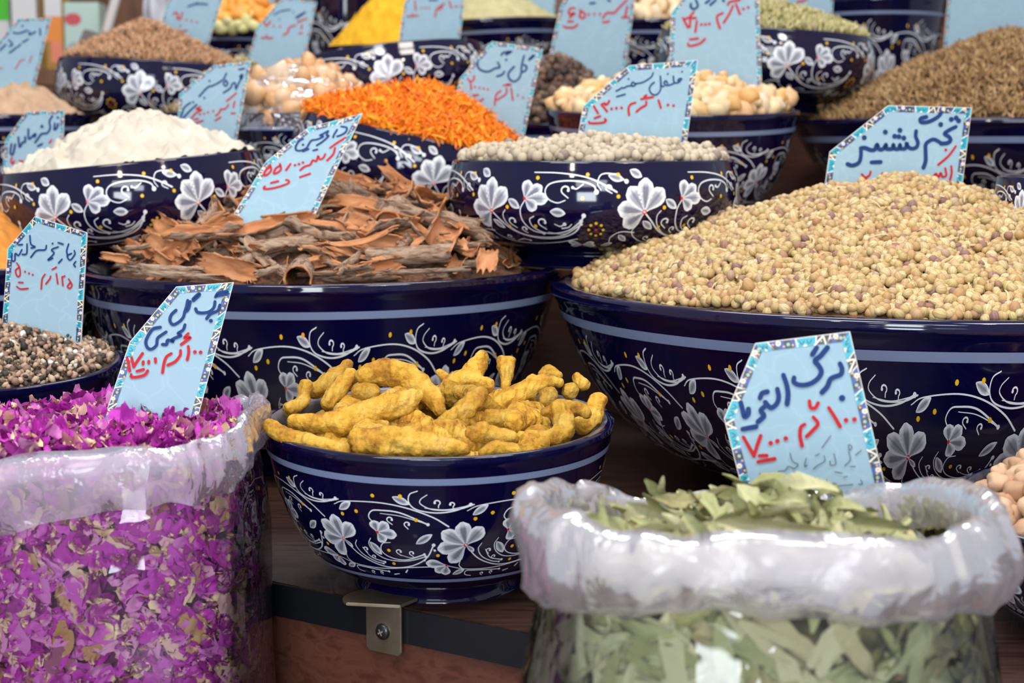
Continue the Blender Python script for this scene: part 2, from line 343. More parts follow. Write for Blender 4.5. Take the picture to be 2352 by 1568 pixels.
def align(normals):
    """matrices whose z is the given normal"""
    z = normals/np.linalg.norm(normals, axis=1)[:, None]; up = np.where(np.abs(z[:, 2:3]) > .95, [[0, 1, 0]], [[0, 0, 1]]); x = np.cross(up, z); x /= np.linalg.norm(x, axis=1)[:, None]
    y = np.cross(z, x); return np.stack([x, y, z], 2)
def tri_mesh(name, V, F, lp=None, rnd=None, smooth=True):
    me = bpy.data.meshes.new(name); me.vertices.add(len(V)); me.vertices.foreach_set('co', V.astype(np.float32).ravel())
    me.loops.add(len(F)*3); me.loops.foreach_set('vertex_index', F.astype(np.int32).ravel()); me.polygons.add(len(F))
    me.polygons.foreach_set('loop_start', np.arange(0, len(F)*3, 3, dtype=np.int32)); me.update(calc_edges=True)
    me.polygons.foreach_set('use_smooth', np.full(len(F), smooth))
    if lp is not None: a = me.attributes.new('lp', 'FLOAT_VECTOR', 'POINT'); a.data.foreach_set('vector', lp.astype(np.float32).ravel())
    if rnd is not None: a = me.attributes.new('rnd', 'FLOAT', 'POINT'); a.data.foreach_set('value', rnd.astype(np.float32))
    me.validate(); return me
def merged(name, protos, pos, rots, scales, mats, base=None, post=None):
    Vs, Fs, LP, RN, MI, off = [], [], [], [], [], 0
    which = RNG.integers(0, len(protos), len(pos)); rnd = RNG.random(len(pos))
    for k, (PV, PF) in enumerate(protos):
        idx = np.nonzero(which == k)[0]
        if not len(idx): continue
        sc = scales[idx].reshape(len(idx), 1, -1)
        V = np.einsum('nij,nkj->nki', rots[idx], PV[None]*sc)+pos[idx][:, None]
        if post: V = post(V.reshape(-1, 3)).reshape(V.shape)
        F = PF[None]+(np.arange(len(idx))*len(PV))[:, None, None]+off
        Vs.append(V.reshape(-1, 3)); Fs.append(F.reshape(-1, 3)); LP.append(np.tile(PV, (len(idx), 1))); RN.append(np.repeat(rnd[idx], len(PV))); off += len(idx)*len(PV)
    nb = 0
    if base is not None:
        BV, BF = base; Vs.append(BV); Fs.append(BF+off); LP.append(np.zeros_like(BV)+[0, .5, 0]); RN.append(RNG.random(len(BV))*.2); nb = len(BF)
    me = tri_mesh(name, np.vstack(Vs), np.vstack(Fs), np.vstack(LP), np.concatenate(RN))
    o = link(name, me, mats)
    if nb and len(mats) > 1:
        mi = np.zeros(len(me.polygons), dtype=np.int32); mi[-nb:] = 1; me.polygons.foreach_set('material_index', mi)
    return o
def individuals(name, protos, pos, rots, scales, mats, labels, cat, group, post=None):
    mes = []
    for PV, PF in protos:
        me = tri_mesh(name, PV, PF, PV, np.zeros(len(PV)))
        for m in mats[:1]: me.materials.append(m)
        mes.append(me)
    first = None
    for i in range(len(pos)):
        if first is None: o = first = bpy.data.objects.new(name, mes[0])
        else: o = first.copy(); o.data = mes[i % len(mes)]
        COL.objects.link(o); s = scales[i]; s = np.broadcast_to(s, (3,))
        if post:   # pressed flat against the film: its own bent mesh
            PV, PF = protos[i % len(protos)]; W = post((PV*s) @ rots[i].T+pos[i])-pos[i]
            o.data = tri_mesh(name, W, PF, PV, np.zeros(len(PV))); o.data.materials.append(mats[0]); o.location = pos[i]
            tag(o, labels, cat, group); continue
        m4 = Matrix.Identity(4)
        for r in range(3):
            for c in range(3): m4[r][c] = rots[i][r][c]*s[c]
            m4[r][3] = pos[i][r]
        o.matrix_world = m4; tag(o, labels if isinstance(labels, str) else labels[i % len(labels)], cat, group)
def heap_fn(R, h, p=1.3, seed=0, amp=.0, off=(0, 0), flat=0):
    def f(x, y):
        d = math.hypot(x-off[0]*(1-min(1, math.hypot(x, y)/R)), y-off[1]*(1-min(1, math.hypot(x, y)/R)))/R
        z = h*(1-min(1, d)**p); 
        if flat: z = min(z, flat+(z-flat)*.25) if z > flat else z
        return z+amp*noise.noise(Vector((x*28/R*.25, y*28/R*.25, seed)))
    return f
def heap_base(R, f, mat4, n=40, lower=.004, fine=0, seed=0, fs=60, na=72):
    V = []; F = []
    for j in range(n+1):
        r = R*j/n
        for i in range(na):
            a = i*2*math.pi/na; x, y = r*math.cos(a), r*math.sin(a); z = f(x, y)-lower
            if fine: z += fine*(noise.fractal(Vector((x*fs, y*fs, seed)), 1., 2., 4))
            V.append(mat4 @ Vector((x, y, z)))
    for q in grid_faces(na, n+1, True): F += [(q[0], q[1], q[2]), (q[0], q[2], q[3])]
    return np.array([v[:] for v in V]), np.array(F)
def heap_points(R, f, mat4, sp, layers=1, jit=.35, zj=.3, rng=RNG, lift=.3):
    out = []; nrm = []
    for l in range(layers):
        nx = int(R/sp)+1
        for j in range(-int(nx*1.16)-1, int(nx*1.16)+2):
            for i in range(-nx, nx+1):
                x = (i+.5*(j % 2)+rng.normal(0, jit)*.6)*sp; y = (j*.87+rng.normal(0, jit)*.6)*sp
                if x*x+y*y > R*R: continue
                z = f(x, y)+sp*(lift+l*.3+rng.normal(0, zj)); e = R*.02
                n = Vector((-(f(x+e, y)-f(x-e, y))/(2*e), -(f(x, y+e)-f(x, y-e))/(2*e), 1)); 
                out.append((mat4 @ Vector((x, y, z)))[:]); nrm.append((mat4.to_3x3() @ n)[:])
    return np.array(out), np.array(nrm)
def split_near(pos, n, mask=None):
    px = np.array([project(p) for p in pos]); ok = (px[:, 0] > -5) & (px[:, 0] < 2357) & (px[:, 1] > -5) & (px[:, 1] < 1573)
    if mask is not None: ok &= mask
    d = np.linalg.norm(pos-np.array(CAM), axis=1); d[~ok] += 100; order = np.argsort(d); k = min(n, int(ok.sum()))
    return order[:k], order[k:]
# ------------------------------------------------------------------ structure and stepped display
def wood(name, c1, c2, scale, rough, stretch=(1, 12, 12)):
    m = M(name, c1, rough, .15); n, r = noisecol(m, scale, [(.3, c1), (.5, c2), (.62, c1), (.75, tuple(x*.6 for x in c1))], 6, 'Object', .6, stretch); bump(m, n, 'Fac', .15, .001); return m
wtop = wood('dark_walnut_laminate', (.022, .010, .008), (.055, .026, .018), 9, .42); wfront = wood('red_brown_laminate', (.085, .026, .016), (.13, .045, .028), 8, .5)
wback = wood('brown_panelling', (.12, .05, .025), (.2, .09, .04), 3, .6, (6, 6, 1)); floorm = M('grey_floor', (.12, .11, .10), .6); noisecol(floorm, 3, [(.3, (.09, .08, .08)), (.7, (.16, .14, .13))])
edgem = M('black_edge_band', (.006, .007, .010), .45, .2)
def prism(name, poly, z0, z1, mat, parent=None, bev=.0015):
    bm = bmesh.new(); vs = [bm.verts.new((x, y, z0)) for x, y in poly]; f = bm.faces.new(vs)
    r = bmesh.ops.extrude_face_region(bm, geom=[f]); bmesh.ops.translate(bm, vec=(0, 0, z1-z0), verts=[v for v in r['geom'] if isinstance(v, bmesh.types.BMVert)])
    bmesh.ops.recalc_face_normals(bm, faces=bm.faces[:])
    if bev: bmesh.ops.bevel(bm, geom=bm.edges[:], offset=bev, segments=2, affect='EDGES')
    me = bpy.data.meshes.new(name); bm.to_mesh(me); bm.free(); return link(name, me, [mat] if not isinstance(mat, list) else mat, parent)
def rect(x0, y0, x1, y1): return [(x0, y0), (x1, y0), (x1, y1), (x0, y1)]
ZT = .913; Z2 = 1.105; Z3 = 1.235; Z4 = 1.33
tag(prism('floor', rect(-2.5, -1.5, 2.5, 4), -.05, 0, floorm, bev=0), kind='structure')
tag(prism('wall_back', rect(-2.5, 3.7, 2.5, 3.8), 0, 2.6, wback, bev=0), kind='structure')
E0 = PZ(598, 1330, ZT); E1 = PZ(1175, 1446, ZT); ed = (E1-E0).normalized(); en = Vector((-ed.y, ed.x, 0))  # en points to the back
if en.y < 0: en = -en
Er = E1+ed*.62
YB = 1.64
tb = empty('display_counter', (0, 1.2, 0)); tag(tb, 'dark walnut counter with a black edge carrying the front row of blue bowls', 'counter')
cl = E0-ed*.06
prism('counter_top', [(-.95, cl.y+.0), (cl.x, cl.y), (Er.x, Er.y), (.95, Er.y), (.95, YB), (-.95, YB)], ZT-.021, ZT, wtop, tb)
def strip(p0, p1, depth0, depth1, z0, z1): a = p0-en*depth1; b = p1-en*depth1; c = p1-en*depth0; d = p0-en*depth0; return [(a.x, a.y), (b.x, b.y), (c.x, c.y), (d.x, d.y)]
prism('edge_band', strip(cl, Er, 0, .0015, 0, 0), ZT-.022, ZT-.0003, edgem, tb, .0004)
prism('front_panel', strip(cl, Er, -.018, -.002, 0, 0), ZT-.45, ZT-.0215, wfront, tb, .0005)
prism('side_panel', rect(-.95, cl.y+.004, cl.x, cl.y+.02), ZT-.45, ZT-.0215, wfront, tb, .0005)
t2 = empty('display_riser', (0, 2, 0)); tag(t2, 'dark wooden riser step behind the front row of bowls', 'riser')
prism('riser_top', rect(-1.1, YB+.002, 1.1, 2.2), Z2-.02, Z2, wtop, t2); prism('riser_front', rect(-1.1, YB+.004, 1.1, YB+.022), .0, Z2-.0205, wfront, t2)
t3 = empty('upper_riser', (0, 2.6, 0)); tag(t3, 'dark wooden upper riser step below the rear bowls and packages', 'riser')
prism('riser_top', rect(-1.3, 2.205, 1.3, 2.95), Z3-.02, Z3, wtop, t3); prism('riser_front', rect(-1.3, 2.21, 1.3, 2.228), .0, Z3-.0205, wfront, t3)
t4 = empty('back_counter', (0, 3.2, 0)); tag(t4, 'brown back counter under the cartons at the top left', 'counter')
prism('counter_top', rect(-1.5, 2.96, 1.5, 3.65), Z4-.03, Z4, wback, t4); prism('front_panel', rect(-1.5, 2.965, 1.5, 2.985), 0, Z4-.0305, wback, t4)
ZL = .735
lg = empty('low_platform', (0, .7, 0)); tag(lg, 'low wooden platform below the counter holding the plastic bags', 'platform')
prism('platform_top', [(-.6, .3), (.6, .3), (.6, Er.y-.02), (Er.x-.02, Er.y-.02)]+[((cl-en*.01).x, (cl-en*.01).y), (-.6, (cl-en*.01).y)] if False else rect(-.7, .25, .7, .62)+[], ZL-.02, ZL, wtop, lg)
prism('platform_extension', [(-.7, .6201), ((cl-ed*-.47).x, .6201), ((cl-en*.004).x, (cl-en*.004).y), (-.7, (cl-en*.004).y)], ZL-.02, ZL, wtop, lg)
prism('platform_base', rect(-.68, .27, .3, .6), 0, ZL-.0205, wfront, lg)

# metal angle bracket screwed to the edge
bz = M('yellow_zinc_steel', (.42, .33, .22), .35, .1, .5, .85); noisecol(bz, 60, [(.3, (.36, .27, .16)), (.6, (.45, .38, .28)), (.8, (.40, .30, .28))], 3)
ba = PZ(893, 1385, ZT+.001); ba = ba-en*((ba-E0).dot(en))        # point on the edge line
br = empty('angle_bracket', ba); tag(br, 'small zinc angle bracket screwed to the black counter edge beside the turmeric bowl', 'bracket')
def locp(u, d, z): return ba+ed*u-en*d+Vector((0, 0, z))
def slab(name, outline, thick, mat, par):   # outline of 3-D points in one plane, thick = vector
    bm = bmesh.new(); vs = [bm.verts.new(p) for p in outline]; f = bm.faces.new(vs); r = bmesh.ops.extrude_face_region(bm, geom=[f])
    bmesh.ops.translate(bm, vec=thick, verts=[v for v in r['geom'] if isinstance(v, bmesh.types.BMVert)]); bmesh.ops.recalc_face_normals(bm, faces=bm.faces[:])
    bmesh.ops.bevel(bm, geom=bm.edges[:], offset=.0004, segments=2, affect='EDGES'); me = bpy.data.meshes.new(name); bm.to_mesh(me); bm.free(); return link(name, me, [mat], par)
hw = .0135
o = [locp(-hw, .0035, 0), locp(-hw, .0035, -.028), locp(-hw+.002, .0035, -.0305), locp(hw-.002, .0035, -.0305), locp(hw, .0035, -.028), locp(hw, .0035, .002), locp(-hw, .0035, .002)]
slab('vertical_leg', o, -en*.002, bz, br)
o = [locp(hw, .0055, .0005)]+[locp(-.0105+.0195*math.sin(a), .001-.0195*math.cos(a)*-1, .0005) for a in np.linspace(-.12*math.pi, -1.25*math.pi, 22)]+[locp(hw, -.013, .0005)]
slab('tongue', o, Vector((0, 0, .002)), bz, br)
def lathe_mesh(name, prof, n=32, mat4=None):
    mb = MB(); a = np.linspace(0, 2*math.pi, n, endpoint=False); f = np.array(prof, float)
    V = np.stack([np.outer(f[:, 0], np.cos(a)), np.outer(f[:, 0], np.sin(a)), np.repeat(f[:, 1:2], n, 1)], 2).reshape(-1, 3)
    if mat4: V = np.array([(mat4 @ Vector(v))[:] for v in V])
    mb.add(V, grid_faces(n, len(f), True)); return mb.mesh(name)
sm = Matrix.Translation(locp(0, .0056, -.0165)) @ (-en).to_track_quat('Z', 'Y').to_matrix().to_4x4()
scr = link('screw', lathe_mesh('screw', [(.0052, 0), (.0052, .0008), (.0046, .0018), (.003, .0025), (.0005, .0028)], 24, sm), [M('black_screw', (.015, .015, .015), .35, .3)], br)
cr = MB()
for w in (0, 1):
    q = [(-.0022, -.0005, .0029), (.0022, -.0005, .0029), (.0022, .0005, .0029), (-.0022, .0005, .0029)]
    if w: q = [(b, -a, c+.00005) for a, b, c in q]
    cr.add([(sm @ Matrix.Rotation(.5, 4, 'Z') @ Vector(v))[:] for v in q], [(0, 1, 2, 3)])
link('cross_slot', cr.mesh('cross_slot'), [M('slot_dust', (.22, .2, .17), .8)], scr)

# ------------------------------------------------------------------ bowls
gA = 'large tapered cobalt bowls with grey blue bands'; gB = 'small round footed cobalt bowls'
bw = {}
def bowl(k, *a, **kw): bw[k] = make_bowl(k, *a, **kw); bw[k]['o'].name = 'blue_bowl'; return bw[k]
bowl('turmeric', 1007, 962, 1.0, 403, 0, 'tapered blue bowl of turmeric roots standing on the bare wooden counter edge', 'A', 8, tilt=2.0, z0=ZT, phase=.26, group=gA, vr=(.245, .855))
bowl('coriander', 2065, 655, 1.3, 800, 0, 'very wide blue bowl heaped with pale coriander seeds, largest of the bowls', 'A', 20, z0=ZT, phase=.35, group=gA, vr=(.19, .855))
bowl('cinnamon', 745, 610, 1.42, 546, 0, 'wide blue bowl filled with cinnamon bark, right behind the turmeric bowl', 'A', 15, z0=ZT, phase=.55, group=gA, vr=(.2, .855))
bowl('mix', -25, 835, 1.17, 303, 0, 'blue bowl of speckled seed mix behind the bag of rose petals', 'A', 9, z0=ZT, tilt=4, group=gA)
bowl('orange', -75, 600, 1.44, 310, 0, 'blue bowl of orange powder at the left border under the flour bowl', 'A', 10, z0=ZT, group=gA)
bowl('nuts', 2590, 1165, .89, 385, 0, 'blue bowl of beige kernels with a dusty rim, beside the bag of green leaves', 'A', 9, z0=ZT, phase=.4, tilt=5, group=gA)
bowl('pepper', 1362, 368, 1.43, 333, .094, 'small round blue bowl of white peppercorns perched on two larger rims', 'B', 6, phase=.27, group=gB, vr=(.24, 1.0), bands=False)
bowl('flour', 301, 372, 1.5, 302, .094, 'small round blue bowl of white flour tipping to the left above the cinnamon', 'B', 6, roll=-5.5, tilt=1, phase=.65, group=gB, vr=(.24, 1.0), bands=False)
bowl('safflower', 958, 312, 1.69, 276, .094, 'small round blue bowl of orange safflower tipping down to the right', 'B', 6, roll=12.5, phase=.25, group=gB, vr=(.24, 1.0), bands=False)
bowl('resin', 1543, 252, 1.73, 290, 0, 'tapered blue bowl of yellow resin lumps behind the white peppercorn sign', 'A', 9, tilt=4, z0=Z2, phase=.1, group=gA, vr=(.2, .84))
bowl('blackpepper', 1290, 288, 1.985, 185, 0, 'dark blue bowl of black peppercorns behind the resin bowl', 'A', 8, z0=Z2, group=gA)
bowl('cumin', 2330, 281, 1.93, 505, 0, 'very wide blue bowl heaped with brown cumin behind the coriander sign', 'A', 18, z0=Z2, group=gA, vr=(.1, .8), phase=.3)
bowl('gum', 690, 263, 1.80, 172, 0, 'blue bowl of plastic wrapped gum lumps behind the cinnamon sign', 'A', 8, z0=Z2, group=gA, phase=.2)
bowl('coffee', 500, 262, 2.05, 195, 0, 'blue bowl of pale green coffee grains behind the flour heap', 'A', 8, z0=Z2, group=gA)
bowl('taupe', 15, 268, 1.95, 188, 0, 'blue bowl of taupe powder at the left border under the brown seed bowl', 'A', 8, z0=Z2, roll=-1, group=gA)
bowl('flax', 350, 146, 2.07, 215, .094, 'small round blue bowl heaped with light brown seeds near the cartons', 'B', 6, roll=3, phase=.1, group=gB, vr=(.24, 1.0), bands=False)
bowl('tilted', 880, 128, 1.97, 233, .094, 'small round blue bowl tipping left above the wrapped gum, nearly empty', 'B', 6, roll=-7, tilt=-3, phase=.1, group=gB, vr=(.24, 1.0), bands=False)
bowl('fennel', 1757, 84, 1.96, 250, .094, 'small round blue bowl of green fennel seeds above the resin bowl', 'B', 6, roll=2.5, phase=.05, group=gB, vr=(.24, 1.0), bands=False)
bowl('khaki', 1120, 56, 2.60, 180, 0, 'blue bowl of khaki powder at the rear behind the safflower sign', 'A', 8, z0=Z3, group=gA, roll=-3)
bowl('yellow', 895, 112, 2.34, 155, 0, 'blue bowl of bright yellow powder behind the tipped empty bowl', 'A', 8, z0=Z3, group=gA)
bowl('peanut', 1500, 56, 2.40, 175, 0, 'dark blue bowl of pale peanuts between two price signs at the rear', 'A', 8, z0=Z3, group=gA)
bowl('tall', 2010, 5, 2.45, 162, 0, 'deep blue bowl on the rear step beside the topmost cumin sign', 'A', 8, z0=Z3, group=gA, vr=(.1, .85))
bowl('fruit', 535, 72, 2.40, 150, 0, 'blue bowl of orange and green dried fruit between two price signs', 'A', 8, z0=Z3, group=gA)
bowl('dark', 795, -30, 2.72, 140, 0, 'blue flowered bowl cut by the top edge above the yellow powder', 'A', 8, z0=Z3, group=gA, vr=(.1, .85), bands=False)
bowl('side', 2440, 402, 1.27, 150, .075, 'small blue bowl standing in the coriander heap at the right border', 'B', 6, phase=.1, group=gB, tilt=0, roll=-2, vr=(.24, 1.0), bands=False)

# ------------------------------------------------------------------ powders and grains in the bowls
def powder(name, key, h, stops, label, cat, p=1.2, off=(0, 0), fine=.0012, fs=120, amp=.004, scale=60, fill=.93, seed=1, rough=.9, low=0):
    b = bw[key]; m = M(name+'_stuff', stops[0][1], rough, 0, .1); n, r = noisecol(m, scale, stops, 6); bump(m, n, 'Fac', .5, .002)
    R = b['R']*fill; f = heap_fn(R, h, p, seed, amp, off); V, F = heap_base(R, f, b['mat'] @ Matrix.Translation((0, 0, low)), 90, .001, fine, seed, fs, 220)
    o = link(name, tri_mesh(name, V, F), [m]); return tag(o, label, cat, None, 'stuff')
powder('flour_heap', 'flour', .052, [(.3, (.50, .44, .35)), (.6, (.60, .55, .46)), (.8, (.64, .60, .52))], 'heap of off-white flour in the left tipping bowl', 'flour', 1.15, (.012, 0), .0032, 130, .010, 40)
powder('orange_powder', 'orange', .062, [(.3, (.60, .22, .04)), (.7, (.70, .30, .07))], 'heap of orange powder at the left border', 'spice powder', 1.2, (0, 0), .0015)
powder('taupe_powder', 'taupe', .048, [(.3, (.42, .27, .17)), (.7, (.56, .38, .25))], 'heap of lumpy taupe powder at the left border', 'spice powder', 1.1, (.03, 0), .003, 90, .008)
powder('khaki_powder', 'khaki', .075, [(.3, (.42, .38, .18)), (.7, (.54, .49, .27))], 'heap of khaki green powder at the rear', 'spice powder', 1.1, (0, 0), .002)
powder('yellow_powder', 'yellow', .13, [(.3, (.66, .33, .02)), (.7, (.82, .46, .03))], 'steep heap of bright yellow powder at the rear', 'spice powder', 1.0, (.02, 0), .002)
powder('tan_powder', 'tall', .012, [(.3, (.5, .36, .25)), (.7, (.62, .46, .34))], 'layer of tan powder in the deep rear bowl', 'spice powder')
powder('ground_pepper', 'tilted', .010, [(.3, (.32, .27, .22)), (.7, (.46, .40, .33))], 'thin layer of greyish ground spice in the tipped bowl', 'spice powder', 1.6)
powder('dark_spice', 'dark', .01, [(.3, (.1, .06, .04)), (.7, (.2, .12, .08))], 'dark spice in the bowl cut by the top edge', 'spice powder')

def fill_stuff(name, key, h, p, protos, size, sp, mat, label, cat, layers=2, off=(0, 0), amp=.004, flatrot=None, basecol=(.2, .12, .05), ind=0, indlabel=None, group=None, ssd=.12, fill=.93, seed=3, flat=0, low=0, icat=None, tang=False, iname=None):
    b = bw[key]; R = b['R']*fill; f = heap_fn(R, h, p, seed, amp, off, flat); m4 = b['mat'] @ Matrix.Translation((0, 0, low))
    pos, nr = heap_points(R*.985, f, m4, sp, layers); n = len(pos)
    rots = randrot(n) if flatrot is None else np.einsum('nij,njk->nik', align(nr), randrot(n, flatrot))
    sc = np.abs(RNG.normal(size, size*ssd, (n, 1)))
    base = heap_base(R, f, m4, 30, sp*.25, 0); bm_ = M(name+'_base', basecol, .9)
    a, c = split_near(pos, ind) if ind else ([], np.arange(n))
    if ind: individuals(iname or name, protos, pos[a], rots[a], sc[a], [mat], indlabel, icat or cat, group)
    o = merged(name+'_pile' if ind else name, protos, pos[c], rots[c], sc[c], [mat, bm_], base)
    return tag(o, label, cat, None, 'stuff')
cor_m = grain_mat('coriander_husk', [(0, (.40, .24, .10)), (.2, (.55, .42, .20)), (.4, (.42, .29, .13)), (.6, (.63, .52, .29)), (.72, (.38, .21, .10)), (.82, (.52, .44, .19)), (.89, (.27, .14, .10)), (.94, (.19, .10, .11)), (1, (.56, .44, .24))], .5, 9, .6)
cor_p = [ico(2, .06, s, (1, 1, 1.12), .12) for s in range(5)]
fill_stuff('coriander_seed', 'coriander', .084, 1.35, cor_p, .0033, .0058, cor_m, 'heaped mass of pale ribbed coriander seeds in the widest bowl', 'coriander seeds', 2, (.0, .02), .006, ind=300, indlabel='round pale ribbed coriander seed at the front of the coriander heap', group='coriander seeds', basecol=(.16, .09, .04), ssd=.14, fill=.945, icat='coriander seed')  # base colour darkened to give shade in the gaps between seeds
# loose stalks in the coriander
st_m = grain_mat('dry_stalk', [(0, (.62, .50, .28)), (1, (.5, .33, .16))], .6)
b = bw['coriander']; f = heap_fn(b['R']*.945, .084, 1.35, 3, .006, (0, .02)); pos, nr = heap_points(b['R']*.9, f, b['mat'], .026, 1, lift=.18, zj=.05)
rr = np.einsum('nij,njk->nik', align(nr), randrot(len(pos), .25)); tag(merged('dry_stalks', [sliver_proto(s) for s in range(3)], pos, rr, np.tile([[.02, .013, .02]], (len(pos), 1)), [st_m]), 'thin dry stalks strewn over the coriander heap', 'stalks', None, 'stuff')
wp_m = grain_mat('white_pepper', [(0, (.42, .35, .25)), (.4, (.54, .47, .35)), (.8, (.48, .39, .28)), (.93, (.25, .19, .15)), (1, (.52, .45, .34))], .6, nbump=.3)
fill_stuff('white_peppercorn', 'pepper', .014, 1.6, [ico(2, .05, s) for s in range(4)], .0041, .0072, wp_m, 'white peppercorns further back in the small round bowl', 'peppercorns', 2, ind=260, indlabel='round cream white peppercorn in the small round bowl', group='white peppercorns', basecol=(.3, .24, .17), icat='peppercorn')
bp_m = grain_mat('black_pepper', [(0, (.05, .03, .025)), (.5, (.12, .07, .05)), (.85, (.2, .12, .08)), (1, (.3, .2, .14))], .5, nbump=.5, nscale=900)
fill_stuff('black_peppercorn', 'blackpepper', .082, 1.3, [ico(2, .18, s, freq=3) for s in range(4)], .0046, .0082, bp_m, 'black peppercorns at the rear of their heap', 'peppercorns', 2, (-.005, .0), ind=300, indlabel='wrinkled dark peppercorn in the heap behind the resin bowl', group='black peppercorns', basecol=(.03, .02, .015), icat='peppercorn')
rs_m = grain_mat('frankincense', [(0, (.66, .36, .12)), (.3, (.72, .49, .23)), (.6, (.76, .60, .37)), (.85, (.62, .36, .17)), (1, (.76, .66, .48))], .35, nbump=.3, nscale=300); B(rs_m).inputs['Subsurface Weight'].default_value = .3; B(rs_m).inputs['Subsurface Radius'].default_value = (.01, .006, .002)
fill_stuff('resin_lump', 'resin', .030, 1.2, [ico(2, .5, s, (1, .8, .75)) for s in range(6)], .0088, .0125, rs_m, 'yellow resin lumps at the rear of their bowl', 'resin', 2, ind=280, indlabel='yellowish translucent resin lump in the bowl behind the peppercorn sign', group='resin lumps', basecol=(.45, .28, .12), ssd=.3, icat='resin lump')
gm_m = grain_mat('gum', [(0, (.50, .22, .08)), (.4, (.60, .34, .16)), (.8, (.66, .44, .26)), (1, (.68, .55, .42))], .3); B(gm_m).inputs['Subsurface Weight'].default_value = .3; B(gm_m).inputs['Subsurface Radius'].default_value = (.01, .006, .002)
fill_stuff('gum_lump', 'gum', .042, 1.8, [ico(2, .45, s, (1, .8, .8)) for s in range(6)], .0115, .017, gm_m, 'amber gum lumps at the rear under the plastic wrap', 'gum', 2, ind=200, indlabel='amber gum lump under crinkled clear plastic wrap', group='wrapped gum lumps', basecol=(.5, .3, .14), ssd=.25, icat='gum lump')
cu_m = grain_mat('cumin', [(0, (.20, .11, .045)), (.3, (.34, .20, .09)), (.6, (.44, .28, .13)), (.85, (.16, .09, .04)), (.95, (.62, .44, .24)), (1, (.4, .3, .12))], .6, 4, .5)
cu_p = [grain_proto(s, 1, .13, .15+.1*s) for s in range(3)]
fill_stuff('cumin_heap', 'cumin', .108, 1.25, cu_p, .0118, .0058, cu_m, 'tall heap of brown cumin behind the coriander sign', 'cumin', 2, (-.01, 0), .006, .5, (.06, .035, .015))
fn_m = grain_mat('fennel', [(0, (.38, .36, .12)), (.4, (.55, .50, .24)), (.8, (.66, .60, .36)), (1, (.3, .32, .1))], .6, 4, .5)
fill_stuff('fennel_heap', 'fennel', .040, 1.5, cu_p, .0125, .0062, fn_m, 'heap of yellow green fennel seeds in a small round bowl', 'fennel seeds', 2, (-.02, 0), .003, .5, (.15, .13, .05))
fx_m = grain_mat('brown_seed', [(0, (.42, .22, .11)), (.4, (.58, .33, .18)), (.75, (.68, .43, .26)), (.9, (.16, .11, .07)), (1, (.5, .3, .16))], .6)
fill_stuff('brown_seed_heap', 'flax', .053, 1.15, cu_p, .009, .0046, fx_m, 'pointed heap of light brown seeds near the cartons', 'seeds', 2, (-.01, 0), .003, .5, (.2, .1, .05))
cf_m = grain_mat('green_coffee', [(0, (.36, .27, .13)), (.4, (.55, .43, .25)), (.8, (.66, .56, .36)), (1, (.4, .33, .14))], .7)
fill_stuff('coffee_heap', 'coffee', .070, 1.2, cu_p, .010, .0052, cf_m, 'heap of pale green coffee grains behind the flour heap', 'coffee', 2, (.05, 0), .003, .6, (.2, .15, .08))
sf_m = grain_mat('safflower', [(0, (.85, .15, .008)), (.35, (.95, .27, .01)), (.6, (.98, .42, .02)), (.8, (.75, .05, .01)), (.92, (.95, .50, .04)), (1, (.9, .3, .01))], .6)
fill_stuff('safflower_heap', 'safflower', .050, 1.5, [sliver_proto(s) for s in range(5)], .018, .0042, sf_m, 'heap of shredded orange red safflower in the tipping bowl', 'safflower', 3, (.012, 0), .004, .7, (.55, .10, .01), ssd=.25, fill=.955)
mx_m = grain_mat('seed_mix', [(0, (.03, .025, .02)), (.3, (.10, .07, .05)), (.5, (.34, .2, .14)), (.75, (.42, .30, .2)), (.93, (.46, .35, .25)), (.98, (.6, .55, .48)), (1, (.65, .62, .58))], .5)
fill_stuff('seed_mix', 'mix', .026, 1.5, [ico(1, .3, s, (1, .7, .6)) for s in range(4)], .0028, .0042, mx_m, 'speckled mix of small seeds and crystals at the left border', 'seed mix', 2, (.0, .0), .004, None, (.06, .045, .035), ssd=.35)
cry = M('white_crystal', (.8, .77, .73), .3, .3)
b = bw['mix']; f = heap_fn(b['R']*.93, .026, 1.5, 3, .004); pos, nr = heap_points(b['R']*.88, f, b['mat'], .03, 1, lift=.10, zj=.05)
tag(merged('white_crystals', [ico(1, .5, s) for s in range(4)], pos, randrot(len(pos)), np.abs(RNG.normal(.003, .0012, (len(pos), 1))), [cry]), 'pale crystals strewn over the speckled seed mix', 'crystals', None, 'stuff')
nt_m = grain_mat('beige_kernel', [(0, (.46, .27, .16)), (.5, (.58, .36, .22)), (1, (.68, .45, .29))], .6, nbump=.4, nscale=500)
fill_stuff('beige_kernel', 'nuts', .020, 1.6, [ico(3, .28, s, (1, .82, .75)) for s in range(5)], .0078, .0128, nt_m, 'beige kernels further back in the dusty rimmed bowl', 'kernels', 2, ind=110, indlabel='beige wrinkled kernel in the dusty rimmed bowl at the right border', group='beige kernels', basecol=(.25, .14, .08), fill=.86, low=-.006, icat='kernel')
pn_m = grain_mat('peanut_skin', [(0, (.72, .5, .28)), (1, (.84, .66, .42))], .5)
fill_stuff('peanut', 'peanut', .045, 1.4, [ico(2, .12, s, (.62, .62, 1.25)) for s in range(3)], .012, .018, pn_m, 'pale peanuts at the rear of their bowl', 'peanuts', 1, ind=90, indlabel='pale oblong peanut between two price signs at the rear', group='peanuts', flatrot=1.2, basecol=(.4, .26, .14), icat='peanut')
fr_m = grain_mat('dried_fruit', [(0, (.78, .30, .04)), (.5, (.85, .42, .08)), (.8, (.8, .5, .15)), (1, (.75, .3, .05))], .5)
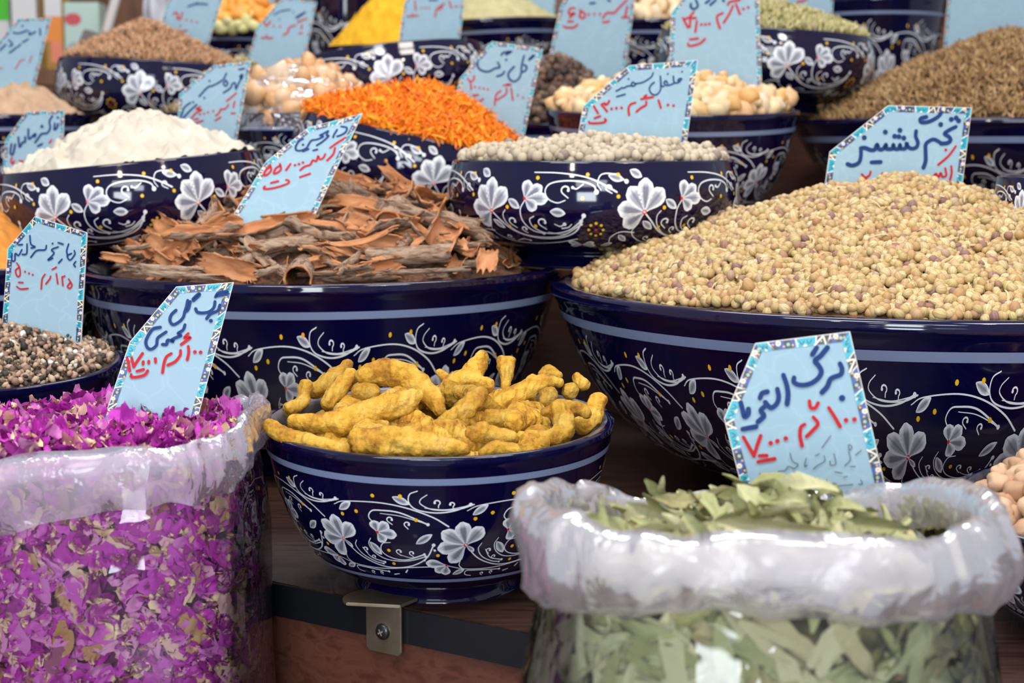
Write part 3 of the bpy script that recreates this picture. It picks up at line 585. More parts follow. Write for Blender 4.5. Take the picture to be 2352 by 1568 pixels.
fill_stuff('dried_fruit', 'fruit', .035, 1.5, [ico(2, .45, s, (1, .8, .6)) for s in range(3)], .013, .018, fr_m, 'orange dried fruit at the rear of their bowl', 'dried fruit', 2, ind=60, indlabel='orange dried fruit piece in the bowl between two price signs', group='dried fruit', basecol=(.3, .12, .03))
gr_m = grain_mat('green_fruit', [(0, (.55, .52, .2)), (1, (.68, .62, .3))], .5); b = bw['fruit']
pos = np.array([P(x, y, 2.285)[:] for x, y in [(500, 60), (522, 52), (545, 57), (565, 50), (584, 60), (534, 66), (508, 66), (560, 64)]]); individuals('pistachio', [ico(2, .1, s, (1, .7, .6)) for s in range(2)], pos, randrot(8), np.full((8, 1), .0125), [gr_m], 'pale green pistachio lying before the orange dried fruit', 'pistachio', 'pistachios')
# ------------------------------------------------------------------ turmeric roots, laid one by one
tm = M('turmeric_skin', (.6, .36, .04), .8, 0, .2)
_tc = N(tm, 'ShaderNodeTexCoord'); _n1 = N(tm, 'ShaderNodeTexNoise', Scale=55, Detail=6, Roughness=.65); L(tm, _tc, 'Object', _n1, 'Vector')
_r1 = ramp(tm, [(.28, (.16, .07, .012)), (.40, (.38, .175, .022)), (.50, (.54, .30, .035)), (.62, (.62, .39, .075)), (.76, (.50, .27, .09))]); L(tm, _n1, 'Fac', _r1, 0)
_oi = N(tm, 'ShaderNodeObjectInfo'); _hs = N(tm, 'ShaderNodeHueSaturation'); _mr = N(tm, 'ShaderNodeMapRange'); L(tm, _oi, 'Random', _mr, 0); _mr.inputs[3].default_value = .7; _mr.inputs[4].default_value = 1.12; L(tm, _mr, 0, _hs, 'Value'); L(tm, _r1, 0, _hs, 'Color')
_at = N(tm, 'ShaderNodeAttribute', attribute_name='cut'); _mx = N(tm, 'ShaderNodeMix', data_type='RGBA'); L(tm, _at, 'Fac', _mx, 0); L(tm, _hs, 0, _mx, 6); _mx.inputs[7].default_value = (.46, .19, .05, 1); L(tm, _mx, 2, B(tm), 'Base Color')
_n2 = N(tm, 'ShaderNodeTexNoise', Scale=260, Detail=5); L(tm, _tc, 'Object', _n2, 'Vector'); _vm = N(tm, 'ShaderNodeTexMusgrave') if False else N(tm, 'ShaderNodeTexWave', Scale=45, Distortion=9, Detail=3); L(tm, _tc, 'Object', _vm, 'Vector')
_ad = N(tm, 'ShaderNodeMath', operation='MULTIPLY_ADD'); L(tm, _vm, 'Fac', _ad, 0); _ad.inputs[1].default_value = .35; L(tm, _n2, 'Fac', _ad, 2); bump(tm, _ad, 0, .9, .0022)
def tube_into(bm, pts, rad, seed, n=14, lump=.16):
    """closed lumpy tube through 3-D points"""
    P3 = catmull(np.array(pts), 5); R_ = catmull(np.stack([rad, rad], 1), 5)[:, 0]
    T = np.gradient(P3, axis=0); T /= np.linalg.norm(T, axis=1)[:, None]; up = Vector((0, 0, 1)) if abs(T[0][2]) < .9 else Vector((1, 0, 0)); rings = []
    m = len(P3); rg = random.Random(seed)
    def ring(c, t, r):
        nonlocal up
        x = up.cross(Vector(t)).normalized(); y = Vector(t).cross(x).normalized(); up = y
        out = []
        for i in range(n):
            a = i*2*math.pi/n; d = x*math.cos(a)+y*math.sin(a); q = Vector(c)+d*r
            k = 1+lump*noise.noise(q*95+Vector((seed*3.7, 0, 0)))*1.6+.5*lump*noise.noise(q*260+Vector((seed, 0, 0)))
            out.append(bm.verts.new(Vector(c)+d*r*k))
        return out
    r0, r1 = R_[0], R_[-1]
    for k, s in ((.8, .35), (.5, .75)): rings.append(ring(P3[0]-T[0]*r0*k*.75, T[0], r0*s))
    for i in range(m): rings.append(ring(P3[i], T[i], R_[i]*(1+.05*math.sin(i*1.9+seed))))
    for k, s in ((.5, .75), (.8, .35)): rings.append(ring(P3[-1]+T[-1]*r1*k*.75, T[-1], r1*s))
    for a, b2 in zip(rings[:-1], rings[1:]):
        for i in range(n): bm.faces.new((a[i], a[(i+1) % n], b2[(i+1) % n], b2[i]))
    bm.faces.new(rings[0][::-1]); bm.faces.new(rings[-1])
def root_obj(name, chains, seed, mat, cuts=()):
    cen = np.mean([p for c, r in chains for p in c], axis=0); bm = bmesh.new()
    for k, (c, r) in enumerate(chains): tube_into(bm, np.array(c)-cen, np.array(r), seed+k*11)
    bmesh.ops.recalc_face_normals(bm, faces=bm.faces[:]); me = bpy.data.meshes.new(name); bm.to_mesh(me); bm.free()
    o = link(name, me, [mat]); o.location = cen; md = o.modifiers.new('r', 'REMESH'); md.mode = 'VOXEL'; md.voxel_size = .0011; md.use_smooth_shade = True
    bpy.context.view_layer.update(); dg = bpy.context.evaluated_depsgraph_get(); m2 = bpy.data.meshes.new_from_object(o.evaluated_get(dg)); o.modifiers.clear(); o.data = m2
    n = len(m2.vertices); co = np.empty(n*3); no = np.empty(n*3); m2.vertices.foreach_get('co', co); m2.vertices.foreach_get('normal', no); co = co.reshape(-1, 3); no = no.reshape(-1, 3)
    d = np.array([.0007*noise.fractal(Vector(v)*210+Vector((seed, 0, 0)), 1, 2, 3)+.0006*noise.noise(Vector(v)*70+Vector((seed, 5, 0))) for v in co])
    cut = np.zeros(n)
    for c in cuts: dd = np.linalg.norm(co+cen-np.array(c[0]), axis=1)/c[1]; cut = np.maximum(cut, np.clip(1.5-dd*1.5, 0, 1)); d -= .0022*np.clip(1-dd, 0, 1)
    co += no*d[:, None]; m2.vertices.foreach_set('co', co.ravel()); a = m2.attributes.new('cut', 'FLOAT', 'POINT'); a.data.foreach_set('value', cut); m2.polygons.foreach_set('use_smooth', [True]*len(m2.polygons)); m2.update()
    return o
def c8(x, y): return 560+x/1.99, 780+y/1.99
def dY(y): return .915+(505-y)/400*.155
def T3(chain, dy=0, ym=None):
    ys = [p[1] for p in chain]; m = ym if ym is not None else sum(ys)/len(ys); out = []; rr = []
    for x, y, r in chain:
        Y = .6*dY(m)+.4*dY(y)+dy; q = P(*c8(x, y), Y); out.append(q[:]); rr.append(r/1.99/FPX*Y)
    return out, rr
ROOTS = [
 ('long straight turmeric root slanting across the front left', [[(215, 372, 32), (330, 385, 55), (450, 378, 68), (600, 325, 64), (740, 280, 56), (805, 250, 30)]], -.012, []),
 ('low turmeric root lying along the left front rim', [[(115, 388, 35), (200, 440, 42), (320, 478, 42), (480, 520, 35)]], .0, []),
 ('thick turmeric root with hollow cut ends lying at the front rim', [[(505, 450, 48), (600, 470, 66), (750, 470, 68), (900, 490, 52), (1020, 505, 26)], [(535, 470, 30), (530, 500, 38)], [(650, 480, 45), (660, 510, 46)], [(800, 480, 48), (800, 510, 48)]], -.01, [((535, 505), 34), ((662, 512), 42), ((800, 512), 40)]),
 ('arched turmeric root bending down over the others', [[(540, 170, 45), (620, 150, 62), (720, 165, 66), (800, 205, 60), (870, 270, 46), (900, 335, 28)]], -.012, [((915, 345), 18)]),
 ('curved turmeric root reaching down from the arched one', [[(378, 300, 36), (430, 220, 45), (500, 165, 42)]], -.004, []),
 ('short upright turmeric root at the far left of its pile', [[(200, 320, 34), (265, 285, 30), (285, 200, 32)]], .0, []),
 ('stubby two lobed turmeric root at the upper left of its pile', [[(320, 240, 42), (390, 190, 44), (450, 145, 40), (478, 108, 26)]], .005, [((478, 98), 20)]),
 ('blunt rounded turmeric root under the arched one', [[(515, 240, 42), (600, 248, 40)]], 0, []),
 ('slim straight turmeric root pointing up to the right', [[(890, 405, 44), (970, 350, 50), (1045, 290, 46), (1090, 238, 34)]], -.008, [((1085, 300), 26)]),
 ('branched turmeric root standing up at the back', [[(910, 240, 40), (980, 195, 55), (1050, 140, 52), (1090, 75, 36)], [(960, 210, 30), (890, 145, 18)], [(1050, 190, 40), (1130, 205, 28)]], .0, []),
 ('small forked turmeric root standing upright at the back', [[(1195, 225, 18), (1198, 150, 36), (1180, 85, 24)], [(1200, 150, 34), (1222, 88, 22)]], .01, []),
 ('knobbly turmeric root pointing right at the back', [[(1145, 312, 40), (1230, 265, 50), (1320, 215, 46), (1400, 190, 33), (1452, 198, 20)], [(1310, 210, 30), (1320, 172, 22)]], 0, []),
 ('small turmeric nub behind the knobbly root', [[(1365, 165, 26), (1395, 140, 24), (1440, 165, 24)]], .02, []),
 ('turmeric nub highest on the right side', [[(1520, 168, 22), (1555, 210, 36)]], .012, []),
 ('round turmeric nub at the right back', [[(1478, 235, 40), (1505, 238, 42)]], .01, []),
 ('small peaked turmeric piece above the antler shaped root', [[(1395, 235, 30), (1395, 262, 44), (1380, 288, 30)]], 0, []),
 ('antler shaped turmeric root at the right front', [[(1455, 440, 48), (1465, 370, 56), (1440, 312, 54)], [(1440, 315, 40), (1370, 332, 24)], [(1480, 310, 36), (1535, 318, 34), (1572, 345, 24)], [(1440, 440, 42), (1340, 455, 34), (1285, 455, 32)]], -.006, [((1480, 320), 18)]),
 ('thick turmeric root leaning on the right rim', [[(1622, 275, 42), (1590, 345, 50), (1550, 400, 48)]], .012, []),
 ('rounded turmeric root with a pointed end near the front', [[(1030, 440, 38), (1090, 425, 52), (1160, 440, 40), (1235, 455, 34)]], -.004, [((1060, 450), 15)]),
 ('short fat turmeric root in the middle of the pile', [[(1110, 365, 42), (1190, 360, 48), (1245, 345, 38)]], .0, []),
 ('low turmeric root poking over the front rim', [[(1085, 520, 22), (1160, 490, 36), (1260, 510, 24)]], -.004, []),
]
for i, (lab, chains, dy, cuts) in enumerate(ROOTS):
    ym = sum(p[1] for p in chains[0])/len(chains[0]); ch = [T3(c, dy, ym) for c in chains]
    cs = [(P(*c8(*c), .6*dY(ym)+.4*dY(c[1])+dy-(.012 if i == 2 else .008))[:], r/1.99/FPX) for c, r in cuts]
    o = root_obj('turmeric_root', ch, i*3+1, tm, cs); tag(o, lab, 'turmeric root', 'turmeric roots')
rg = random.Random(4); protos = []
for i in range(5):
    o = root_obj('turmeric_root', [([(-.03, 0, 0), (-.01, .004, .003), (.012, -.003, .0), (.03, .004, .002)], [.006, .0115, .0105, .006])]+([([(.0, 0, 0), (.008, .014, .004)], [.008, .006])] if i % 2 else []), 50+i*5, tm)
    protos.append(o); o.location = (0, 0, 0)
b = bw['turmeric']; k = 0
for z, n, rmx in ((-.020, 16, .074), (-.008, 19, .080), (.000, 18, .060)):
    for j in range(n):
        a = j*2*math.pi/n+rg.random()*.5; r = rmx*(.95 if j % 3 else .45)
        o = protos[k] if k < 5 else protos[k % 5].copy()
        if k >= 5: COL.objects.link(o)
        k += 1; p = b['mat'] @ Vector((r*math.cos(a), r*math.sin(a), z+(.010 if z > -.001 and r < .04 and math.sin(a) > -.2 else 0)))
        o.location = p; o.rotation_euler = (rg.uniform(-.3, .3), rg.uniform(-.25, .25), a+math.pi/2+rg.uniform(-.5, .5)); s = rg.uniform(.72, .95); o.scale = (s*.8, s, s)
        tag(o, 'small knobbly turmeric root showing between the larger ones', 'turmeric root', 'turmeric roots')

V, Fc = heap_base(b['R']*.92, lambda x, y: -.030+.012*(1-(x*x+y*y)/b['R']**2), b['mat'], 16, 0); tag(link('turmeric_gap_base', tri_mesh('turmeric_gap_base', V, Fc), [M('dark_gap_fill', (.16, .085, .012), .9)]), 'dark ochre base added under the roots to fill the gaps', 'dark base', None, 'stuff')  # dark sheet added below the roots, gap shade put into its colour
# ------------------------------------------------------------------ cinnamon bark
bo = M('cinnamon_outer_bark', (.3, .22, .17), .9, 0, .1)
n, r = noisecol(bo, 190, [(.3, (.09, .05, .032)), (.43, (.24, .15, .10)), (.56, (.38, .28, .205)), (.66, (.30, .175, .11)), (.75, (.17, .09, .05))], 8, 'Object', .8, (1, .3, 1)); bump(bo, n, 'Fac', 1, .0025)
bi = M('cinnamon_inner_bark', (.42, .17, .07), .85, 0, .15); n, r = noisecol(bi, 130, [(.3, (.24, .09, .035)), (.5, (.46, .20, .088)), (.7, (.58, .29, .145))], 7, 'Object', .5, (1, .22, 1)); bump(bi, n, 'Fac', .6, .0015)
def bark_mesh(seed, Lh, R, arc, th=.0016, bendy=.1, jag=.12, nx=13, ny=22):
    rg = random.Random(seed); V = []; F = []; mi = []
    j0 = [rg.uniform(-1, 1)*jag for _ in range(nx)]; j1 = [rg.uniform(-1, 1)*jag for _ in range(nx)]; bd = rg.uniform(-bendy, bendy); tp = rg.uniform(-.25, .25)
    for side in (0, 1):
        for j in range(ny):
            t = j/(ny-1)
            for i in range(nx):
                u = i/(nx-1)*2-1; edge = 1-.16*rg.random()*(abs(u) > .9)-.1*noise.noise(Vector((t*6, seed, u > 0)))*(abs(u) > .8)
                y = (t-.5)*Lh*(1+(j0[i] if t < .5 else j1[i])*abs(2*t-1)**3)
                a = u*arc/2*edge*(1+.2*noise.noise(Vector((t*2.2, seed*1.3, 4)))); rr = R*(1+tp*(t-.5)+.12*noise.noise(Vector((t*3, u, seed))))-(th if side else 0)
                rr += .0004*noise.noise(Vector((t*30, u*10, seed)))
                V.append((rr*math.sin(a), y, rr*math.cos(a)-R+bd*Lh*(4*(t-.5)**2)))
    n = nx*ny
    for q in grid_faces(nx, ny): F.append(q[::-1]); mi.append(0)
    for q in grid_faces(nx, ny, off=n): F.append(q); mi.append(1)
    for j in range(ny-1):
        for e in (0, nx-1): a = j*nx+e; F.append((a, a+nx, a+nx+n, a+n)); mi.append(1)
    for i in range(nx-1):
        for j in (0, ny-1): a = j*nx+i; F.append((a, a+1, a+1+n, a+n)); mi.append(1)
    me = bpy.data.meshes.new('bark'); me.from_pydata(V, [], F); bm = bmesh.new(); bm.from_mesh(me); bmesh.ops.recalc_face_normals(bm, faces=bm.faces[:]); bm.to_mesh(me); bm.free()
    me.polygons.foreach_set('material_index', mi); me.polygons.foreach_set('use_smooth', [True]*len(F)); me.materials.append(bo); me.materials.append(bi); me.update(); return me
def c5(x, y): return 550+x/2.614, 380+y/2.614
def dC(py): return 1.225+(652-py)/215*.27       # heap face: front rim low, top further back
def place_bark(me, p0, p1, roll, label, first=None, lift=0):
    a = Vector(p0); b_ = Vector(p1); y = (b_-a).normalized(); v = (CAM-(a+b_)/2).normalized(); x = y.cross(v).normalized(); z = x.cross(y)
    m = Matrix((x, y, z)).transposed() @ Matrix.Rotation(roll, 3, 'Y')
    o = bpy.data.objects.new('cinnamon_bark', me); COL.objects.link(o); m4 = m.to_4x4(); m4.translation = (a+b_)/2+v*lift; o.matrix_world = m4
    return tag(o, label, 'cinnamon bark', 'cinnamon bark pieces')
def bk(x0, y0, x1, y1, w, arc, roll, label, crop=c5, dy=0, seed=0, bend=.1, jag=.12, dd=0):
    (ax, ay), (bx, by) = crop(x0, y0), crop(x1, y1); Ya, Yb = dC(ay)+dy-dd-.012, dC(by)+dy+dd-.012; a, b_ = P(ax, ay, Ya), P(bx, by, Yb); Lh = (b_-a).length
    R = w/2.614/FPX*Ya/(2*math.sin(min(arc, math.pi)/2)) if arc < math.pi else w/2.614/FPX*Ya/2
    place_bark(bark_mesh(seed, Lh, R, arc, bendy=bend, jag=jag), a, b_, roll, label)
F_ = math.pi
c4 = lambda x, y: (x/2.614, 400+y/2.614)
bk(385, 610, 445, 490, 165, 6.1, 0, 'hollow cinnamon quill opening towards the front', dy=-.02, seed=1, jag=.03, bend=0, dd=.03)
bk(765, 560, 1275, 535, 115, 5.4, .2, 'long rolled grey cinnamon quill near the front rim', dy=-.02, seed=2, jag=.06, bend=.02)
bk(1480, 615, 1500, 495, 130, 1.6, F_, 'pointed orange cinnamon flake at the right end of the pile', seed=3, jag=.3)
bk(940, 500, 1195, 255, 70, 1.5, 0, 'twisted cinnamon strip crossing upwards at the right', dy=-.03, seed=4, bend=.15)
bk(1060, 130, 1160, 290, 60, 1.8, .3, 'grey cinnamon strip standing highest on the pile', dy=-.02, seed=5)
bk(760, 200, 1110, 290, 85, 2.6, 0, 'broad grey cinnamon piece at the top of the pile', dy=-.01, seed=6)
bk(500, 235, 750, 215, 80, 2.0, .6, 'curved cinnamon sheet right of its price sign', dy=-.01, seed=7, bend=.3)
bk(740, 265, 1110, 340, 60, 1.5, 1.2, 'long cinnamon strip with a bright broken edge', seed=8)
bk(560, 380, 790, 440, 110, 1.6, F_, 'forked orange cinnamon flake in the middle of the pile', dy=-.02, seed=9, jag=.35)
bk(0, 530, 640, 470, 60, 1.6, .5, 'long arched cinnamon strip under the price sign', dy=-.03, seed=10, bend=-.12)
bk(470, 560, 700, 510, 100, 2.2, F_-.3, 'curled orange cinnamon piece beside the hollow quill', dy=-.01, seed=11, jag=.25)
bk(590, 640, 850, 440, 55, 1.8, .2, 'slanted grey cinnamon splinter left of the rolled quill', dy=-.02, seed=12)
bk(860, 650, 1370, 625, 40, 1.4, .5, 'thin cinnamon strip along the front rim under the rolled quill', seed=13, bend=.02)
bk(360, 665, 800, 640, 45, 1.4, .9, 'thin cinnamon strip along the front rim under the hollow quill', seed=14, bend=.02)
bk(1150, 300, 1500, 460, 70, 1.7, .4, 'grey cinnamon piece beside the peppercorn bowl foot', seed=15)
bk(1240, 500, 1480, 470, 45, 1.5, .3, 'thin cinnamon strip right of the rolled quill', seed=16)
bk(660, 470, 960, 420, 70, 1.7, .8, 'flat cinnamon strip above the rolled quill', seed=17)
bk(480, 300, 800, 300, 40, 1.2, 1, 'thin curved cinnamon strip below the curved sheet', seed=18, bend=.2)
bk(830, 470, 1250, 440, 60, 1.8, .4, 'broken cinnamon piece resting behind the rolled quill', seed=19)
for q, lab in [((980, 330, 1230, 510, 150, 1.2, F_, 20), 'broad orange cinnamon flake left of the price sign'), ((860, 380, 1050, 470, 110, 1.2, F_, 21), 'pale orange cinnamon flake at the left of the broad one'),
               ((1100, 260, 1160, 400, 80, 1.5, F_-.4, 22), 'upright cinnamon flake leaning left of the price sign'), ((1190, 330, 1240, 240, 60, 2.5, 0, 23), 'narrow grey cinnamon roll standing left of the price sign'),
               ((1230, 430, 1290, 300, 90, 3.4, 0, 24), 'grey cinnamon roll behind the upright flake'), ((1200, 520, 1540, 600, 140, 1.3, F_, 25), 'wide orange cinnamon flake with a wavy edge near the front rim'),
               ((740, 560, 1170, 600, 75, 1.9, .2, 26), 'pale grey cinnamon strip along the left front rim'), ((625, 490, 780, 515, 60, 2.0, F_, 27), 'small cinnamon curl at the left end of the pile'),
               ((1340, 350, 1450, 500, 90, 1.5, F_, 28), 'orange cinnamon flake under the lower corner of the sign'), ((1420, 490, 1900, 400, 60, 1.6, .4, 29), 'dark bowed cinnamon strip in front of the price sign'),
               ((940, 480, 1040, 550, 80, 2.0, F_+.5, 30), 'cupped cinnamon flake under the pale orange one'), ((800, 590, 1300, 620, 40, 1.6, .1, 31), 'slender pale cinnamon strip lowest at the left front rim'),
               ((1560, 520, 1760, 470, 50, 1.7, .4, 32), 'dark brown cinnamon strip left of the hollow quill'), ((1540, 600, 1730, 560, 50, 2, .2, 33), 'grey cinnamon strip touching the hollow quill'),
               ((760, 450, 900, 440, 40, 1.7, .5, 34), 'short cinnamon strip behind the small curl'), ((1350, 190, 1480, 160, 60, 2, F_, 35), 'cinnamon flake poking out left behind the sign')]:
    x0, y0, x1, y1, w, arc, ro, sd = q; bk(x0, y0, x1, y1, w, arc, ro, lab, crop=c4, dy=-.012, seed=sd, jag=.2, bend=.1)
rg = random.Random(11); pm = [bark_mesh(100+i, rg.uniform(.045, .10), rg.uniform(.005, .013), rg.uniform(1.3, 4.2), bendy=.18, jag=.25, nx=9, ny=14) for i in range(14)]
b = bw['cinnamon']; R = b['R']; fb = heap_fn(R, .072, 1.8, 3, .008, (.02, .02))
k = 0
for lay, zz in ((0, -.016), (1, -.009), (2, -.003)):
    for j in range(86):
        r = R*.90*math.sqrt((j+.5)/86); a = j*2.39996+lay; x, y = r*math.cos(a), r*math.sin(a)
        if y > R*.55 and lay < 2: continue
        z = fb(x, y)+zz; Lh = .04; n_ = Vector((-(fb(x+.01, y)-fb(x-.01, y))/.02, -(fb(x, y+.01)-fb(x, y-.01))/.02, 1)).normalized()
        yaw = rg.gauss(math.pi/2, .75) if rg.random() < .7 else rg.uniform(0, math.pi); m = n_.to_track_quat('Z', 'Y').to_matrix() @ Matrix.Rotation(yaw, 3, 'Z') @ Matrix.Rotation(rg.choice([0, math.pi, math.pi])+rg.gauss(0, .6), 3, 'Y') @ Matrix.Rotation(rg.gauss(0, .12), 3, 'X')
        o = bpy.data.objects.new('cinnamon_bark', pm[k % 14]); COL.objects.link(o); m4 = m.to_4x4()
        s = rg.uniform(.7, 1.0)*(.65 if r > R*.7 else 1); m4 = Matrix.Translation(b['mat'] @ Vector((x*(.94 if r > R*.7 else 1), y*(.94 if r > R*.7 else 1), z))) @ m4 @ Matrix.Scale(s, 4); o.matrix_world = m4; k += 1
        tag(o, 'brown cinnamon bark piece lying among the others in the pile', 'cinnamon bark', 'cinnamon bark pieces')
V, Fc = heap_base(R*.93, fb, b['mat'], 30, .02); dk = M('bark_crumbs', (.12, .055, .03), .95); noisecol(dk, 300, [(.3, (.04, .02, .012)), (.7, (.2, .09, .05))])
tag(link('bark_crumbs', tri_mesh('bark_crumbs', V, Fc), [dk]), 'dark bark crumbs under the cinnamon pieces', 'bark crumbs', None, 'stuff')
# ------------------------------------------------------------------ price signs
def mulplane(px, py, p0, n):
    d = ray(px, py); return CAM+d*((p0-CAM).dot(n)/d.dot(n))
def inset(poly, w):
    """move each edge of a 2-D polygon inwards by w"""
    n = len(poly); out = []; area = sum(poly[i][0]*poly[(i+1) % n][1]-poly[(i+1) % n][0]*poly[i][1] for i in range(n)); sg = 1 if area > 0 else -1; L_ = []
    for i in range(n):
        a, b_ = np.array(poly[i]), np.array(poly[(i+1) % n]); d = (b_-a)/np.linalg.norm(b_-a); nn = np.array([-d[1], d[0]])*sg; L_.append((a+nn*w, d))
    for i in range(n):
        (a, d), (c, e) = L_[i-1], L_[i]; M_ = np.array([[d[0], -e[0]], [d[1], -e[1]]])
        t = np.linalg.solve(M_, c-a)[0]; out.append(a+d*t)
    return out
def make_sign(poly, Y, lean, yaw, border, blue, red, black, crop, label, bw_, rw_, kw_=2, ext=0, seed=0, thick=.0016):
    ox, oy, sc = crop; cx_ = sum(p[0] for p in poly)/len(poly); by = max(p[1] for p in poly); p0 = P(cx_, by, Y)
    n = Vector((math.sin(yaw), -math.cos(yaw)*math.cos(lean), math.sin(lean))).normalized()
    xa = Vector((math.cos(yaw), math.sin(yaw), 0)); xa = (xa-n*xa.dot(n)).normalized(); ya = n.cross(xa).normalized() if n.cross(xa).z > 0 else -n.cross(xa).normalized()
    def to2(px, py): q = mulplane(px, py, p0, n)-p0; return np.array([q.dot(xa), q.dot(ya)])
    def to3(v, off): return (p0+xa*float(v[0])+ya*float(v[1])+n*off)
    P2 = [to2(*p) for p in poly]
    if ext:   # the hidden foot of the card runs further down
        lo = sorted(range(len(P2)), key=lambda i: P2[i][1])[:2]
        k0, k1 = sorted(lo); 
        for i in lo:
            nb = [j for j in ((i-1) % len(P2), (i+1) % len(P2)) if j not in lo][0]; d = P2[i]-P2[nb]; d /= np.linalg.norm(d); P2[i] = P2[i]+d*ext
    u = 1/FPX*(p0-CAM).dot(Fv); root = empty('price_sign', p0); tag(root, label, 'price sign', 'pale blue price signs with tiled borders')
    bm = bmesh.new(); vs = [bm.verts.new(to3(v, 0)-p0) for v in P2]; f = bm.faces.new(vs); r = bmesh.ops.extrude_face_region(bm, geom=[f]); bmesh.ops.translate(bm, vec=-n*thick, verts=[v for v in r['geom'] if isinstance(v, bmesh.types.BMVert)])
    bmesh.ops.recalc_face_normals(bm, faces=bm.faces[:]); bm.faces.ensure_lookup_table()
    me = bpy.data.meshes.new('card'); 
    for f in bm.faces: f.material_index = 0 if abs(f.normal.dot(n)) > .9 else 1
    bm.to_mesh(me); bm.free(); c = bpy.data.objects.new('card', me); COL.objects.link(c); me.materials.append(cardm); me.materials.append(cwhite); c.parent = root
    def child(name, mb, mats):
        me = mb.mesh(name, False); o = bpy.data.objects.new(name, me); COL.objects.link(o); [me.materials.append(m) for m in mats]; o.parent = root; return o
    w = border*u
    if w:
        mb = MB(); full = inset(P2, 0); w0 = w*.07; outer = inset(P2, w0); inner = inset(P2, w); rg = random.Random(seed)
        def add2(vs2, F, m, lev): mb.add([(to3(v, .0001+lev*.00005)-p0)[:] for v in vs2], F, m)
        nP = len(P2)
        for i in range(nP):
            a, b_ = P2[i], P2[(i+1) % nP]; add2([a, b_, outer[(i+1) % nP], outer[i]], [(0, 1, 2, 3)], 0, 1)
            A, B_, Ci, Di = outer[i], outer[(i+1) % nP], inner[(i+1) % nP], inner[i]; Ln = np.linalg.norm(B_-A); ww = w-w0
            def pt(s, t):  # s along 0..1, t across 0..1
                return (A*(1-s)+B_*s)*(1-t)+(Di*(1-s)+Ci*s)*t
            s = 0; seq = [('t', 1.3), ('w', .15), ('n', 3.1), ('w', .15), ('t', 2.3), ('w', .14), ('k', 1.5), ('w', .14), ('n', 2.6), ('w', .14)]; k = rg.choice([0, 4]) if i else 0
            while s < .999:
                ty, l = seq[k % len(seq)]; k += 1; e = min(1, s+l*ww/Ln); m = {'t': 2, 'w': 0, 'n': 1, 'k': 3}[ty]; sk = .25*ww/Ln if ty == 'w' else 0
                add2([pt(s, 0), pt(e, 0), pt(min(1, e+sk), 1), pt(min(1, s+sk), 1)], [(0, 1, 2, 3)], m, 2 if ty != 'w' else 3)
                cn = (s+e)/2; full_l = (e-s)*Ln/ww
                def star(s_, t_, r_, m1, m2, lev=4):
                    c_ = pt(s_, t_); V = []; 
                    for q in range(16): a_ = q*math.pi/8; rr = r_*ww*(1 if q % 2 else .72); V.append(c_+np.array([math.cos(a_), math.sin(a_)])*rr)
                    add2(V, [tuple(range(16))], m1, lev); V, F = disc(c_[0], c_[1], r_*ww*.45, 8); add2(V, F, m2, lev+1)
                if full_l > .8:
                    if ty == 'n':
                        add2([pt(s+.55*(e-s), 0), pt(s+.8*(e-s), 0), pt(s+.9*(e-s), 1), pt(s+.6*(e-s), 1)], [(0, 1, 2, 3)], 3, 3)
                        add2([pt(s+.0*(e-s), .55), pt(s+.2*(e-s), .55), pt(s+.3*(e-s), 1), pt(s, 1)], [(0, 1, 2, 3)], 3, 3)
                        star(s+.34*(e-s), .3, .36, 0, 4); star(s+.72*(e-s), .55, .22, 5, 2)
                        for q in (.12, .52, .9): V, F = disc(*pt(s+q*(e-s), .3+.5*rg.random()), ww*.13, 7); add2(V, F, 4, 4)
                    elif ty == 't':
                        for q in (.3, .7): V, F = ribbon([pt(s+(q-.13)*(e-s), .3), pt(s+q*(e-s), .75), pt(s+(q+.13)*(e-s), .35)], ww*.1, 3); add2(V, F, 3, 4)
                        add2([pt(s+.35*(e-s), 1), pt(s+.5*(e-s), .72), pt(s+.65*(e-s), 1)], [(0, 1, 2)], 0, 4); V, F = disc(*pt(s+.1*(e-s), .6), ww*.1, 6); add2(V, F, 5, 4)
                    elif ty == 'k':
                        add2([pt(s, 1), pt(cn, 0), pt(s+.15*(e-s), 1), pt(s+.15*(e-s), 1)][:3], [(0, 1, 2)], 0, 3)
                        for aa, bb in ((s, cn), (cn, e)): V, F = ribbon([pt(aa, 1 if aa == s else .05), pt(bb, .05 if aa == s else 1)], ww*.18, 2); add2(V, F, 0, 4)
                        V, F = disc(*pt(cn, .65), ww*.1, 6); add2(V, F, 5, 4)
                s = e
        child('tiled_border', mb, [tcream, tnavy, tturq, tblack, tyel, M_green])
    for strokes, wpx, mat, nm in ((blue, bw_, inkb, 'blue_writing'), (red, rw_, inkr, 'red_writing'), (black, kw_, inkk, 'pen_writing')):
        if not strokes: continue
        mb = MB()
        for i, st in enumerate(strokes):
            pts = [to2(ox+x/sc, oy+y/sc) for x, y in st]
            V, F = disc(*pts[0], wpx*.62*u, 10) if len(pts) == 1 else ribbon(pts, wpx*u, 5, (.9, 1))
            mb.add([(to3(v, .0006+i*.00001)-p0)[:] for v in V], F, 0)
        child(nm, mb, [mat])
    return root
M_green = M('tile_pale_green', (.45, .62, .5), .4)
